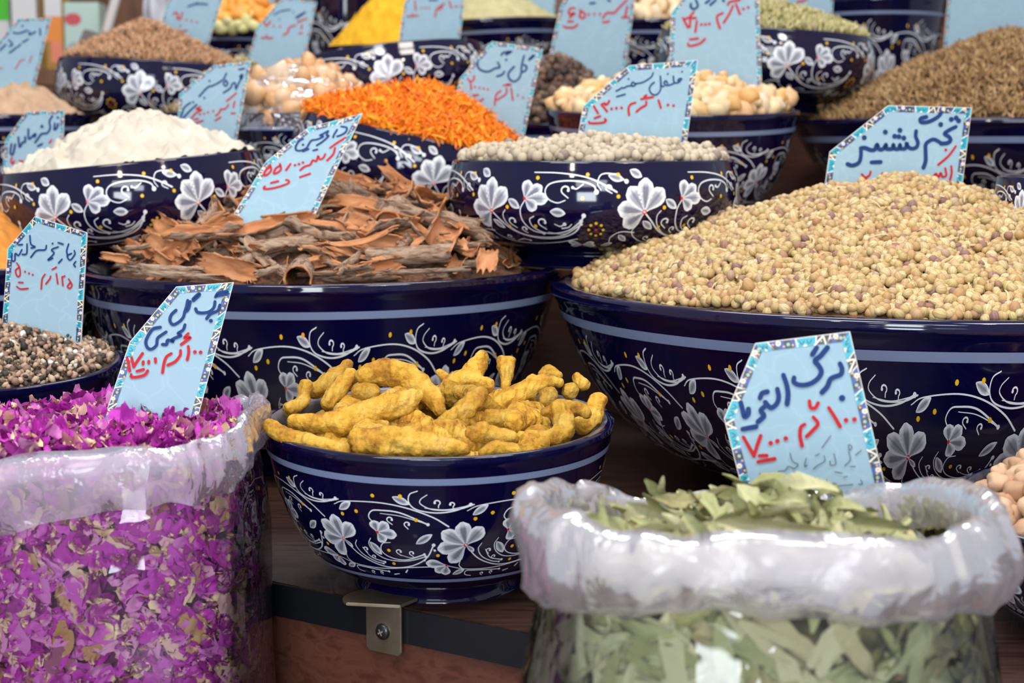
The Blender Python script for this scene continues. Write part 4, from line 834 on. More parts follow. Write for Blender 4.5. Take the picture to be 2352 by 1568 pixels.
make_sign([(1735, 788), (1952, 761), (2052, 1200), (1727, 1210), (1663, 961)], .80, .12, -.12, 21,
 [[(945, 310), (960, 350), (950, 390), (900, 410), (870, 430), (850, 480), (810, 525)], [(600, 415), (600, 450), (650, 470), (720, 460), (780, 420), (805, 370), (785, 325), (757, 288), (800, 250), (850, 190)], [(770, 190), (738, 240)], [(960, 568)],
  [(520, 395), (545, 470), (555, 540), (548, 612)], [(475, 500), (485, 560), (470, 610), (430, 640), (400, 620), (385, 600)], [(395, 620), (350, 660), (375, 700), (330, 745)], [(345, 568), (360, 532), (400, 520)], [(200, 600), (215, 660), (228, 708), (255, 690), (258, 650)], [(215, 800), (315, 782)]],
 [[(220, 860), (260, 930), (300, 1000)], [(300, 1000), (325, 920), (350, 850)], [(425, 905)], [(475, 890)], [(538, 870)], [(340, 1000), (395, 998)], [(330, 1045), (455, 1022)], [(680, 765), (652, 785), (645, 850), (660, 925)], [(745, 710), (780, 760), (740, 810), (695, 855)], [(715, 590), (725, 640), (760, 640), (780, 605)], [(860, 640), (905, 710), (945, 780)], [(990, 733)], [(1053, 728)]],
 [[(875, 850), (810, 940)], [(1015, 915), (1035, 935), (1015, 960), (1008, 920)], [(1010, 970), (1022, 1030), (980, 1075)], [(1105, 960), (1060, 995)], [(570, 980), (588, 1040), (630, 1065), (600, 1095), (560, 1080), (530, 1112), (480, 1120), (490, 1180)], [(440, 1130), (450, 1180), (475, 1190)], [(760, 1160), (778, 1225), (800, 1200), (790, 1170)], [(845, 1180), (850, 1230), (820, 1250)], [(560, 1262), (610, 1272), (660, 1257)], [(930, 1225), (1000, 1220), (1040, 1215)], [(970, 1160), (1000, 1155)], [(300, 1250), (350, 1245)], [(1070, 1305), (1095, 1305)], [(345, 1130), (350, 1155), (400, 1160)], [(310, 1195), (380, 1165)], [(825, 1000), (830, 1040), (780, 1070), (745, 1100)], [(900, 985), (912, 1060), (875, 1070), (870, 1040)], [(690, 1020), (680, 1080), (700, 1070)], [(760, 1000), (790, 985)], [(600, 1120), (635, 1180), (600, 1200)], [(500, 1195), (550, 1200)], [(760, 1270), (810, 1268)], [(1100, 1180), (1112, 1210), (1085, 1215)], [(905, 1120), (960, 1130)], [(580, 1215), (640, 1200)], [(670, 1325), (690, 1325)], [(1020, 1080), (1060, 1080)]],
 (1640, 740, 3.267), 'pale blue price sign standing in the bag of green leaves', 12, 9, 2.2, ext=.03, seed=1)
make_sign([(405, 658), (537, 648), (452, 968), (244, 945), (298, 785)], .93, .22, .18, 16,
 [[(945, 240), (1000, 190), (1005, 205), (950, 255)], [(920, 265), (900, 340), (870, 360), (885, 310), (895, 255)], [(868, 355), (850, 420), (800, 470), (750, 488), (722, 450), (735, 395), (780, 350)], [(1160, 265), (1150, 320), (1110, 360), (1050, 375), (990, 368), (972, 335)], [(1165, 220), (1195, 180), (1275, 168), (1270, 190), (1180, 208)], [(1208, 298), (1190, 350), (1150, 370), (1110, 390), (1080, 430)], [(1120, 452)],
  [(868, 490), (850, 540), (800, 575), (830, 595), (770, 620), (740, 640), (760, 655), (700, 640), (690, 680), (650, 682)], [(685, 560), (640, 590), (600, 625), (590, 690), (540, 728), (500, 708), (488, 650), (520, 580), (560, 530), (628, 515)]],
 [[(900, 575), (862, 620), (922, 612), (832, 682)], [(900, 700), (905, 760), (890, 830)], [(965, 755)], [(1020, 758)], [(825, 740), (820, 790), (770, 850), (702, 882)], [(735, 770), (690, 800), (665, 860), (650, 955)], [(305, 810), (320, 880), (330, 940)], [(348, 810), (370, 900)], [(370, 900), (400, 850), (455, 770)], [(460, 875), (462, 850)], [(515, 865), (516, 845)], [(582, 855), (580, 820)], [(400, 942), (465, 925)], [(345, 975), (350, 1000), (420, 995), (480, 975), (505, 938)]],
 [], (220, 630, 4.2375), 'pale blue price sign standing in the bag of rose petals', 7.5, 7, ext=.03, seed=2)
make_sign([(708, 293), (833, 260), (708, 527), (545, 548), (514, 530), (610, 372)], 1.315, .5, .12, 12,
 [[(1390, 250), (1452, 262), (1440, 312), (1390, 345), (1345, 360)], [(1345, 285), (1310, 340), (1300, 372)], [(1245, 300), (1225, 350), (1250, 355), (1180, 420), (1115, 462)], [(1240, 300), (1190, 330), (1150, 350), (1190, 362), (1120, 395), (1060, 405), (1030, 440), (1000, 490), (940, 520), (885, 515), (880, 470), (920, 410), (960, 390)], [(960, 455)], [(960, 530), (1022, 503)], [(1075, 520), (1120, 508)]],
 [[(1265, 490), (1350, 430), (1440, 375)], [(1320, 490), (1300, 560), (1232, 632)], [(1210, 560), (1190, 600), (1150, 620), (1130, 580), (1110, 640), (1070, 630), (1040, 680), (980, 700), (930, 740)], [(925, 820), (1040, 780)], [(870, 685)], [(915, 672)], [(960, 655)], [(820, 670), (770, 740)], [(590, 680), (602, 740), (560, 790), (520, 798), (545, 740), (590, 700)], [(700, 670), (712, 730), (670, 770), (632, 778), (655, 720), (705, 690)], [(770, 850), (800, 860), (790, 890), (680, 930), (580, 950), (520, 950), (530, 925)], [(600, 885), (680, 865)]],
 [], (500, 240, 4.9), 'pale blue price sign leaning back on the cinnamon bark', 5, 5.5, seed=3)
make_sign([(1445, 150), (1603, 138), (1572, 362), (1318, 362), (1340, 243)], 1.47, .12, .05, 12.5,
 [[(1665, 385), (1640, 415), (1610, 405), (1640, 378), (1665, 385)], [(1650, 410), (1620, 435), (1570, 442), (1550, 410), (1545, 345)], [(1560, 442), (1500, 470), (1440, 475), (1410, 440), (1440, 412), (1462, 450)], [(1410, 490), (1372, 480), (1358, 345)], [(1362, 440), (1362, 530), (1330, 590), (1280, 615), (1225, 590), (1200, 530), (1225, 470), (1270, 435)], [(1465, 312)], [(1670, 280)], [(1255, 295), (1230, 350), (1150, 410), (1080, 440), (1000, 450), (960, 430), (940, 470), (970, 488), (1010, 455)], [(940, 480), (880, 490), (830, 515), (800, 510), (770, 535), (720, 558)], [(900, 385)], [(728, 640), (850, 605)]],
 [[(1330, 690), (1350, 750), (1365, 800)], [(1468, 758)], [(1548, 768)], [(1080, 675), (1250, 645)], [(1125, 640), (1155, 620)], [(1155, 710), (1150, 760), (1080, 800), (1015, 855)], [(1000, 725), (930, 750), (900, 810), (908, 905)], [(400, 775), (430, 830), (460, 875)], [(510, 755), (550, 800), (590, 850)], [(515, 750), (555, 735), (570, 755), (600, 740), (622, 700)], [(655, 815)], [(725, 805)], [(800, 800)], [(410, 950), (490, 920)], [(330, 1000), (345, 1020), (450, 1020), (540, 1010), (575, 985), (560, 960)]],
 [], (1300, 120, 6.27), 'pale blue price sign standing in the white peppercorns', 3.6, 5.5, seed=4)
make_sign([(2040, 242), (2232, 247), (2206, 460), (1890, 460), (1906, 348)], 1.40, .12, .03, 14.5,
 [[(1950, 440), (1850, 490), (1790, 540), (1850, 580), (1875, 630), (1830, 670), (1740, 680)], [(1740, 670), (1640, 620), (1560, 650), (1520, 700), (1520, 800), (1520, 930), (1490, 1020)], [(1740, 250), (1680, 310), (1560, 370), (1460, 375), (1450, 325), (1530, 300)], [(1735, 408)], [(1885, 335)], [(1955, 315)], [(1990, 355)], [(1385, 500), (1380, 580), (1410, 660), (1390, 730), (1320, 750), (1270, 720), (1250, 670), (1240, 740), (1170, 750), (1155, 690), (1140, 750), (1080, 750), (1060, 690), (1050, 750), (960, 750), (960, 690), (920, 750), (860, 760), (830, 690), (800, 760), (740, 770), (660, 740), (600, 745)], [(600, 750), (600, 860), (570, 950), (480, 990), (410, 970)], [(648, 595)], [(948, 515)], [(1155, 490)], [(1080, 575)], [(1140, 580)], [(1210, 600)], [(750, 945), (880, 940)]],
 [[(1950, 715), (1850, 850), (1700, 980)], [(1808, 768)], [(1885, 1000), (1890, 1100), (1860, 1220)], [(1800, 1030), (1812, 1130), (1760, 1150), (1735, 1095), (1700, 1160), (1665, 1105), (1620, 1190), (1660, 1230)], [(740, 1075), (720, 1130), (660, 1160), (615, 1115)], [(660, 1160), (690, 1210)], [(905, 1100), (925, 1150), (1010, 1190)]],
 [], (1880, 220, 6.19), 'pale blue price sign standing in the coriander heap', 9.5, 5.5, seed=5)
make_sign([(80, 497), (200, 534), (184, 815), (2, 790), (18, 570)], 1.18, .1, -.1, 12,
 [[(730, 370), (710, 440), (720, 500)], [(790, 440), (795, 480), (745, 540), (715, 495), (760, 470)], [(805, 555), (785, 585), (800, 610)], [(660, 530), (625, 570)], [(560, 365)], [(620, 355), (670, 372)], [(620, 400), (550, 430), (575, 470), (510, 540), (560, 520)], [(495, 385), (480, 430), (390, 440), (330, 510)], [(320, 280), (330, 370), (375, 400), (335, 412)], [(290, 370), (285, 470), (240, 480)], [(235, 430), (200, 490), (165, 470), (160, 545), (128, 540), (130, 475)], [(200, 380), (240, 375)]],
 [[(180, 570), (210, 620), (215, 700), (185, 710), (168, 650), (200, 620)], [(268, 662)], [(310, 680)], [(350, 695)], [(200, 775), (245, 778)], [(180, 820), (220, 845), (300, 840)], [(555, 640), (600, 615)], [(600, 685), (615, 790)], [(480, 690), (450, 740), (440, 845)], [(540, 710), (530, 740), (490, 790)], [(660, 715), (670, 810)], [(665, 720), (690, 708)], [(730, 740), (765, 800), (745, 838), (718, 820), (745, 780)]],
 [], (0, 480, 4.613), 'pale blue price sign standing in the speckled seed mix', 4, 4, seed=6, ext=.02)
make_sign([(1130, 95), (1247, 112), (1196, 350), (1036, 262), (1056, 180)], 1.735, .1, .05, 8.5,
 [[(790, 245), (820, 212), (915, 200), (840, 240), (905, 205)], [(850, 300)], [(750, 330), (772, 390), (720, 400), (640, 440), (560, 430), (510, 385), (508, 315)], [(830, 440), (800, 478), (740, 498)], [(1065, 250), (1040, 350), (1035, 440), (1080, 430), (1095, 385), (1065, 360)], [(1035, 440), (1005, 520), (945, 560), (890, 530), (878, 460), (945, 382)], [(1190, 250), (1120, 305), (1180, 240), (1130, 290)]],
 [[(385, 520), (420, 570), (430, 655)], [(420, 565), (458, 540), (465, 495)], [(475, 625)], [(530, 635)], [(580, 645)], [(630, 655)], [(450, 725), (515, 720)], [(410, 765), (450, 793), (530, 795), (575, 765)], [(815, 605), (910, 600), (860, 590)], [(855, 640), (845, 710), (740, 780)], [(785, 670), (730, 720), (710, 840)], [(910, 640), (930, 780)], [(990, 725)], [(1050, 755)]],
 [], (1000, 80, 5.227), 'pale blue price sign standing behind the orange safflower', 4.6, 4, seed=7, ext=.02)
make_sign([(490, 150), (577, 140), (540, 340), (404, 340), (412, 215)], 1.675, .15, .08, 7,
 [[(1205, 345), (1165, 375), (1190, 420), (1210, 360), (1150, 480), (1105, 580)], [(1100, 560), (1090, 480), (1045, 500), (1020, 560), (910, 635)], [(945, 440), (910, 490), (940, 530), (975, 490), (945, 440)], [(955, 330), (900, 430), (750, 520), (660, 550), (530, 690)], [(690, 450)], [(610, 715)], [(435, 780)], [(1150, 272), (1232, 255)], [(390, 790), (300, 860), (260, 960), (220, 1080)], [(490, 820), (400, 900), (280, 1025)]],
 [[(1110, 640), (960, 765)], [(1085, 770), (1065, 860)], [(1030, 955), (1090, 955)], [(990, 820), (930, 890), (870, 890), (840, 950), (790, 990)], [(780, 1070), (865, 1015)], [(750, 920)], [(665, 940)], [(605, 960)], [(540, 970)], [(545, 850), (480, 890), (570, 900), (480, 950), (410, 1030)], [(450, 1055), (510, 1040)], [(380, 1140), (585, 1070)]],
 [], (380, 120, 6.818), 'pale blue price sign between the flour heap and the wrapped gum', 4, 4, seed=8, ext=.14)
make_sign([(42, 43), (118, 41), (73, 222), (-60, 222), (-40, 140)], 1.93, .15, .05, 6,
 [[(180, 440), (260, 450), (370, 410)], [(305, 350)], [(400, 430), (400, 470), (480, 430)], [(540, 390), (545, 470)], [(120, 540), (170, 600), (130, 622)], [(380, 530), (310, 570)], [(280, 600), (130, 715)], [(80, 600), (0, 680)]],
 [[(330, 800), (270, 830), (210, 930)], [(430, 750), (400, 840)], [(0, 920), (30, 920)]], [], (0, 0, 5.8725), 'pale blue price sign standing in the taupe powder at the left border', 4, 2.6, seed=9, ext=.02)
make_sign([(60, 257), (147, 253), (144, 378), (6, 395), (12, 322)], 1.66, .1, .0, 7.5,
 [[(995, 300), (940, 400), (955, 520), (900, 620), (790, 640), (730, 720), (670, 800)], [(790, 500)], [(800, 480), (810, 510)], [(1100, 330)], [(1040, 440), (1035, 560), (1090, 510), (1100, 450)], [(540, 550), (550, 735), (640, 660), (680, 640), (660, 700)], [(350, 700), (375, 890), (430, 800), (480, 790), (480, 700)], [(220, 830), (200, 1000), (250, 1020), (290, 840)], [(720, 870), (800, 830)]],
 [[(980, 750), (940, 810)], [(1010, 870), (1000, 970)], [(1000, 1080), (1060, 1050)], [(920, 950), (800, 1010), (760, 1160)], [(230, 1080), (210, 1160), (250, 1210), (270, 1150)], [(380, 1150)], [(400, 1200), (430, 1150)], [(510, 1150)], [(590, 1140)]],
 [], (0, 230, 8.255), 'pale blue price sign behind the left end of the flour bowl', 5, 4.5, seed=10, ext=.12)
make_sign([(395, -20), (516, -20), (464, 152), (362, 90), (380, 20)], 2.14, .12, .06, 5,
 [[(480, 90), (560, 60), (640, 52), (740, 60)], [(600, 40)]], [[(280, 190), (330, 170), (350, 250)], [(400, 170), (380, 260), (330, 240)], [(460, 270)], [(530, 285)], [(600, 295)], [(310, 390), (380, 422), (460, 410)], [(380, 350)]], [], (350, 0, 5.8725), 'pale blue price sign standing behind the light brown seed heap', 4, 4, seed=11, ext=.03)
make_sign([(650, -8), (728, 4), (698, 148), (567, 146), (590, 62)], 2.10, .12, .06, 5.5,
 [[(1640, 200), (1740, 150), (1860, 132)], [(1930, 230), (2070, 160), (1950, 250)], [(1900, 170)], [(1715, 260)]], [[(2080, 250), (1960, 300)], [(2020, 340), (2010, 390)], [(1980, 450), (2020, 450)], [(1930, 340), (1850, 370), (1820, 440), (1770, 470)], [(1500, 290), (1540, 350), (1590, 290)], [(1640, 350)], [(1720, 360)], [(1470, 510), (1620, 515)], [(1540, 480)]], [], (350, 0, 5.8725), 'pale blue price sign standing in the green coffee left of the tipped bowl', 3, 4, seed=12, ext=.06)
make_sign([(955, -45), (1072, -45), (1056, 96), (916, 96), (928, 10)], 2.13, .1, .03, 6, [[(1120, 0), (1190, 0)]],
 [[(990, 10), (1000, 90)], [(1050, 72)], [(1085, 72)], [(1120, 72)], [(920, 150), (1020, 140)], [(970, 130)], [(1260, 30), (1190, 80), (1175, 150)], [(1210, 90), (1240, 60)], [(1300, 10), (1320, 70)], [(1355, 60)], [(1378, 58)]], [], (700, 0, 3.92), 'pale blue price sign right of the yellow powder', 4, 3.6, seed=13, ext=.1)
make_sign([(1310, -30), (1464, -30), (1433, 172), (1256, 152), (1286, 18)], 2.0, .1, .04, 8, [[(500, 35), (550, 30)], [(680, 0), (700, 10)]],
 [[(875, 65), (855, 150)], [(820, 175), (880, 172)], [(870, 0), (780, 90), (740, 130), (670, 130), (630, 180)], [(630, 225), (690, 215)], [(600, 140)], [(545, 140)], [(490, 145)], [(400, 100), (450, 140), (440, 180), (400, 170), (405, 125)], [(350, 80), (300, 90), (290, 140), (350, 130), (300, 175)], [(235, 262), (260, 275), (340, 275), (375, 245)], [(280, 215), (330, 215)]], [], (1240, 0, 4.355), 'pale blue price sign standing in the black peppercorns', 5, 5, seed=14, ext=.02)
make_sign([(1590, -40), (1742, -40), (1750, 212), (1536, 190), (1542, 30)], 1.765, .08, -.04, 9,
 [[(1560, 0), (1580, 60), (1540, 92), (1510, 70), (1510, 40)], [(1700, 0), (1660, 30)], [(1760, 0), (1705, 50)], [(1830, 0), (1840, 12)]], [[(1880, 50), (1900, 20), (2000, 0)], [(1960, 40), (2000, 140)], [(2035, 90)], [(2085, 75)], [(1930, 60), (1900, 130), (1840, 225)], [(1830, 130), (1770, 170), (1800, 285)], [(1430, 180), (1480, 275)], [(1450, 190), (1500, 182), (1500, 270)], [(1540, 120), (1500, 175), (1560, 180)], [(1570, 210), (1555, 320)], [(1615, 245)], [(1655, 245)], [(1695, 240)], [(1480, 435), (1500, 460), (1600, 435), (1650, 390)], [(1500, 395), (1580, 385)]], [], (1240, 0, 4.355), 'pale blue price sign standing in the yellow resin lumps', 5.5, 5.5, seed=15, ext=.02)
make_sign([(1735, -60), (1917, -60), (1908, 120), (1735, 120)], 2.16, .08, 0, 6, [], [[(90, 0), (110, 25), (250, 25), (300, 0)], [(410, 18), (490, 0)]], [], (1720, 0, 3.722), 'pale blue price sign behind the green fennel seeds', 4, 5, seed=16, ext=.07)
make_sign([(2184, -80), (2420, -80), (2420, 110), (2168, 110)], 2.19, .08, 0, 6, [], [], [], (0, 0, 1), 'blank lower half of a price sign behind the cumin heap', 4, 4, seed=17, ext=.03)
make_sign([(1165, -40), (1282, -40), (1270, 52), (1215, 40)], 2.66, .08, 0, 4, [], [], [], (0, 0, 1), 'pale blue price sign standing behind the khaki powder', 4, 4, seed=18, ext=.03)
make_sign([(505, -50), (640, -50), (630, 18), (505, 18)], 2.56, .08, 0, 4, [], [[(590, 4), (620, 8)]], [], (0, 0, 1), 'pale blue price sign sliver above the orange dried fruit', 4, 3, seed=19, ext=.1)

# ------------------------------------------------------------------ plastic bags
film = bpy.data.materials.new('clear_plastic_film')
def film_mat(name, haze, hazecol, bumps, scale, gloss=.9, rough=.06, cr=.5):
    m = bpy.data.materials.new(name); m.use_nodes = True; nt = m.node_tree; nt.nodes.remove(nt.nodes['Principled BSDF']); out = nt.nodes['Material Output']
    tc = N(m, 'ShaderNodeTexCoord'); n0 = N(m, 'ShaderNodeTexNoise', Scale=scale, Detail=3, Distortion=1.2); L(m, tc, 'Object', n0, 'Vector')
    mx = N(m, 'ShaderNodeMix', data_type='RGBA', blend_type='ADD'); mx.inputs[0].default_value = .06; L(m, tc, 'Object', mx, 6); L(m, n0, 'Color', mx, 7)
    v = N(m, 'ShaderNodeTexVoronoi', Scale=scale*1.3, feature='DISTANCE_TO_EDGE'); L(m, mx, 2, v, 'Vector')
    mr = N(m, 'ShaderNodeMapRange'); L(m, v, 'Distance', mr, 0); mr.inputs[2].default_value = .18; mr.inputs[3].default_value = 1; mr.inputs[4].default_value = 0
    ad = N(m, 'ShaderNodeMath', operation='MULTIPLY_ADD'); L(m, mr, 0, ad, 0); ad.inputs[1].default_value = cr; L(m, n0, 'Fac', ad, 2)
    b = N(m, 'ShaderNodeBump', Strength=bumps, Distance=.004); L(m, ad, 0, b, 'Height')
    tr = N(m, 'ShaderNodeBsdfTransparent'); tr.inputs[0].default_value = (.99, .99, .99, 1); gl = N(m, 'ShaderNodeBsdfAnisotropic'); gl.inputs['Roughness'].default_value = rough; gl.inputs['Color'].default_value = (1, 1, 1, 1); L(m, b, 0, gl, 'Normal')
    df = N(m, 'ShaderNodeBsdfDiffuse'); df.inputs[0].default_value = (*hazecol, 1); tl = N(m, 'ShaderNodeBsdfTranslucent'); tl.inputs[0].default_value = (*hazecol, 1); dm = N(m, 'ShaderNodeMixShader'); dm.inputs[0].default_value = .4; L(m, df, 0, dm, 1); L(m, tl, 0, dm, 2)
    hz = N(m, 'ShaderNodeMixShader'); hm = N(m, 'ShaderNodeMath', operation='MULTIPLY_ADD'); L(m, n0, 'Fac', hm, 0); hm.inputs[1].default_value = haze*1.2; hm.inputs[2].default_value = haze*.4; hm.use_clamp = True; L(m, hm, 0, hz, 0); L(m, tr, 0, hz, 1); L(m, dm, 0, hz, 2)
    fr = N(m, 'ShaderNodeFresnel', IOR=1.5); L(m, b, 0, fr, 'Normal'); fm = N(m, 'ShaderNodeMath', operation='MULTIPLY'); L(m, fr, 0, fm, 0); fm.inputs[1].default_value = gloss*1.6; fm.use_clamp = True
    f = N(m, 'ShaderNodeMixShader'); L(m, fm, 0, f, 0); L(m, hz, 0, f, 1); L(m, gl, 0, f, 2); L(m, f, 0, out, 'Surface'); return m
filmA = film_mat('clear_bag_film', .008, (.8, .75, .85), .10, 10, .62, .035); cuffA = film_mat('hazy_bag_cuff', .46, (.84, .74, .88), .35, 26, .40, .16, .4)
cuffB = film_mat('white_bag_cuff', .6, (.80, .76, .80), .35, 20, .38, .18, .4); filmB = film_mat('clear_film', .012, (.8, .8, .78), .3, 12, .62, .05)
def se(a, n=2.6): c, s = math.cos(a), math.sin(a); return np.array([math.copysign(abs(c)**(2/n), c), math.copysign(abs(s)**(2/n), s)])
def bag(name, cx, cy, rx, ry, z0, zr, wall, cuff, mats, label, n=2.6, na=220):
    """wall: [(t, scale)] fractions of height; cuff(a)-> list of (outward, dz); zr(a) rim height"""
    root = empty(name, (cx, cy, z0)); tag(root, label, 'plastic bag', 'clear plastic bags')
    A = np.linspace(0, 2*math.pi, na, endpoint=False)
    def surf(nm, rows, mat, sub):
        V = []
        for r in rows: V += r
        mb = MB(); mb.add(V, grid_faces(na, len(rows), True)); me = mb.mesh(nm); o = bpy.data.objects.new(nm, me); COL.objects.link(o); me.materials.append(mat); o.parent = root; o.matrix_parent_inverse = Matrix.Translation((-cx, -cy, -z0)); return o
    def pnt(a, sc, z, out=0):
        e = se(a, n); wv = 1+.018*noise.noise(Vector((math.cos(a)*2.2, math.sin(a)*2.2, z*14)))*1.5+.006*noise.noise(Vector((math.cos(a)*9, math.sin(a)*9, z*40)))
        return [cx+(rx*sc*wv+out)*e[0], cy+(ry*sc*wv+out)*e[1], z]
    rows = []
    for t in np.linspace(0, 1, 60):
        sc = np.interp(t, [w[0] for w in wall], [w[1] for w in wall]); rows.append([pnt(a, sc, z0+(zr(a)-z0)*t) for a in A])
    surf('bag_film', rows, mats[0], 1)
    top = wall[-1][1]; rows = []
    prof = [cuff(a) for a in A]; m = len(prof[0])
    for k in range(m):
        row = []
        for a, pf in zip(A, prof):
            o, dz = pf[k]; z = zr(a)+dz; q = Vector((math.cos(a)*4, math.sin(a)*4, k*.55)); cr = .0035*noise.noise(q*1.1)+.0022*noise.noise(q*2.6)+.0010*noise.noise(q*6.3)
            p = pnt(a, top, z, o+cr*(1.3 if k > 1 else .3)); p[2] += .004*noise.noise(q*1.3+Vector((9, 0, 0)))*(1 if k > 2 else .3); row.append(p)
        rows.append(row)
    surf('bag_cuff', rows, mats[1], 1); return root
# bag of rose petals
rcx, rcy, rrx, rry = (205-CX)/FPX*.93, .935, .100, .082; rz0 = ZL
def rzr(a): return 1.018+.008*math.cos(a)+.004*math.sin(3*a+1)+.004*noise.noise(Vector((math.cos(a)*3, math.sin(a)*3, 0)))-.012*max(0, math.cos(a-4.35))**14
def rcuff(a):
    h = .027+.006*math.sin(a*2+.4)+.005*noise.noise(Vector((math.cos(a)*3, math.sin(a)*3, 4))); fr = .5+.5*max(-1, min(1, -math.sin(a)*2)); o = .005
    return [(0, -.004), (0, .004), (.002, .010), (.006, .012), (o+.005, .008), (o+.007, .0), (o+.006, -h*.4*fr), (o+.005, -h*.8*fr), (o+.003, -h*fr)]
bag('plastic_bag', rcx, rcy, rrx, rry, rz0, rzr, [(0, .90), (.1, .99), (.45, 1.01), (.78, 1.0), (.90, .955), (1, .89)], rcuff, (filmA, cuffA), 'clear plastic bag of magenta rose petals with a folded hazy cuff', 3.4)
rp_m = M('dried_rose_petal', rough=.6, spec=.3); _lp = N(rp_m, 'ShaderNodeAttribute', attribute_name='lp'); _s = N(rp_m, 'ShaderNodeSeparateXYZ'); L(rp_m, _lp, 'Vector', _s, 0)
_oi = N(rp_m, 'ShaderNodeObjectInfo'); _rn = N(rp_m, 'ShaderNodeAttribute', attribute_name='rnd'); _ad = N(rp_m, 'ShaderNodeMath', operation='ADD'); L(rp_m, _oi, 'Random', _ad, 0); L(rp_m, _rn, 'Fac', _ad, 1); _fr = N(rp_m, 'ShaderNodeMath', operation='FRACT'); L(rp_m, _ad, 0, _fr, 0)
_ra = ramp(rp_m, [(0, (.22, .010, .16)), (.25, (.40, .022, .33)), (.45, (.48, .04, .42)), (.62, (.55, .11, .46)), (.76, (.62, .26, .48)), (.88, (.70, .48, .34)), (.94, (.42, .22, .09)), (1, (.22, .02, .17))]); L(rp_m, _fr, 0, _ra, 0)
_tc = N(rp_m, 'ShaderNodeTexCoord'); _nz = N(rp_m, 'ShaderNodeTexNoise', Scale=190, Detail=4); L(rp_m, _tc, 'Object', _nz, 'Vector')
_m1 = N(rp_m, 'ShaderNodeMath', operation='MULTIPLY_ADD'); L(rp_m, _nz, 'Fac', _m1, 0); _m1.inputs[1].default_value = .30; L(rp_m, _s, 'Y', _m1, 2)
_mr = N(rp_m, 'ShaderNodeMapRange'); L(rp_m, _m1, 0, _mr, 0); _mr.inputs[1].default_value = .22; _mr.inputs[2].default_value = .42
_mx = N(rp_m, 'ShaderNodeMix', data_type='RGBA'); L(rp_m, _mr, 0, _mx, 0); _mx.inputs[6].default_value = (.82, .62, .36, 1); L(rp_m, _ra, 0, _mx, 7); L(rp_m, _mx, 2, B(rp_m), 'Base Color'); bump(rp_m, _nz, 'Fac', .35, .001)
B(rp_m).inputs['Transmission Weight'].default_value = 0; B(rp_m).inputs['Subsurface Weight'].default_value = .15; B(rp_m).inputs['Subsurface Radius'].default_value = (.004, .002, .004)
core_m = M('petal_core', (.10, .01, .07), .9)
petals = [petal_proto(i) for i in range(9)]
def shell_points(cx, cy, rx, ry, n, z0, z1, cnt, inset_, rng, wallf):
    aa = np.linspace(0, 2*math.pi, 721); ee = np.array([se(t, n)*[rx, ry] for t in aa]); cs = np.concatenate([[0], np.cumsum(np.linalg.norm(np.diff(ee, axis=0), axis=1))]); a = np.interp(rng.uniform(0, cs[-1], cnt), cs, aa); z = rng.uniform(z0, z1, cnt); P_ = []; N_ = []
    for i in range(cnt):
        e = se(a[i], n); sc = wallf(z[i]); d = inset_+abs(rng.normal(0, inset_*.7)); P_.append((cx+(rx*sc-d)*e[0], cy+(ry*sc-d)*e[1], z[i])); g = se(a[i], 2); N_.append((g[0]/rx*.09, g[1]/ry*.09, .25))
    return np.array(P_), np.array(N_)
rng = np.random.default_rng(3)
def top_points(cx, cy, rx, ry, zf, sp, layers, rng):
    P_ = []; N_ = []
    for l in range(layers):
        for x in np.arange(-rx, rx, sp):
            for y in np.arange(-ry, ry, sp):
                X = x+rng.normal(0, sp*.4); Y_ = y+rng.normal(0, sp*.4)
                if (abs(X)/rx)**2.6+(abs(Y_)/ry)**2.6 > .93: continue
                P_.append((cx+X, cy+Y_, zf(X, Y_)+l*.004+rng.normal(0, .002))); N_.append((X*3, Y_*3-.15, 1))
    return np.array(P_), np.array(N_)
rtop = lambda x, y: 1.016+.008*(1-(x/rrx)**2)*(1-(y/rry)**2)+.004*math.sin(x*60)*math.cos(y*50)-.008*max(0, -y/rry)
wf = lambda z: np.interp((z-rz0)/.283, [0, .1, .45, .78, .90, 1], [.90, .99, 1.01, 1.0, .955, .89])
Pt, Nt = top_points(rcx, rcy, rrx*.94, rry*.94, rtop,   .0064, 3, rng)
Ps, Ns = shell_points(rcx, rcy, rrx, rry, 3.4, rz0+.012, 1.012, 5600, .0062, rng, wf)
pos = np.vstack([Pt, Ps]); nr = np.vstack([Nt, Ns]); rots = np.einsum('nij,njk->nik', align(nr), np.vstack([randrot(len(Pt), .65), randrot(len(Ps), .3)])); rots[:len(Pt)] = np.einsum('nij,njk->nik', align(Nt), randrot(len(Pt), .6))
# the petal grows along its local y: centre it on its spot
size = np.abs(rng.normal(.0125, .0028, (len(pos), 1))); size[:len(Pt)] *= .80; pos = pos-np.einsum('nij,j->ni', rots, np.array([0, .5, 0]))*size
def pressed(cx, cy, rx, ry, n, m, wf_):
    def f(V):
        V = V.copy(); s = np.asarray(wf_(V[:, 2])); x = V[:, 0]-cx; y = V[:, 1]-cy; k = ((np.abs(x)/(rx*s-m))**n+(np.abs(y)/(ry*s-m))**n)**(1/n); k2 = np.where(k > 1, 1+(k-1)*.03, k); V[:, 0] = cx+x/k*k2; V[:, 1] = cy+y/k*k2; return V
    return f
def clampb(pos, cx, cy, rx, ry, n, m, wf_):
    for i in range(len(pos)):
        x, y = pos[i][0]-cx, pos[i][1]-cy; s = wf_(pos[i][2]); k = ((abs(x)/(rx*s-m))**n+(abs(y)/(ry*s-m))**n)**(1/n)
        if k > 1: pos[i][0] = cx+x/k; pos[i][1] = cy+y/k
    return pos
pos[:len(Pt)] = clampb(pos[:len(Pt)], rcx, rcy, rrx, rry, 3.4, .010, wf)
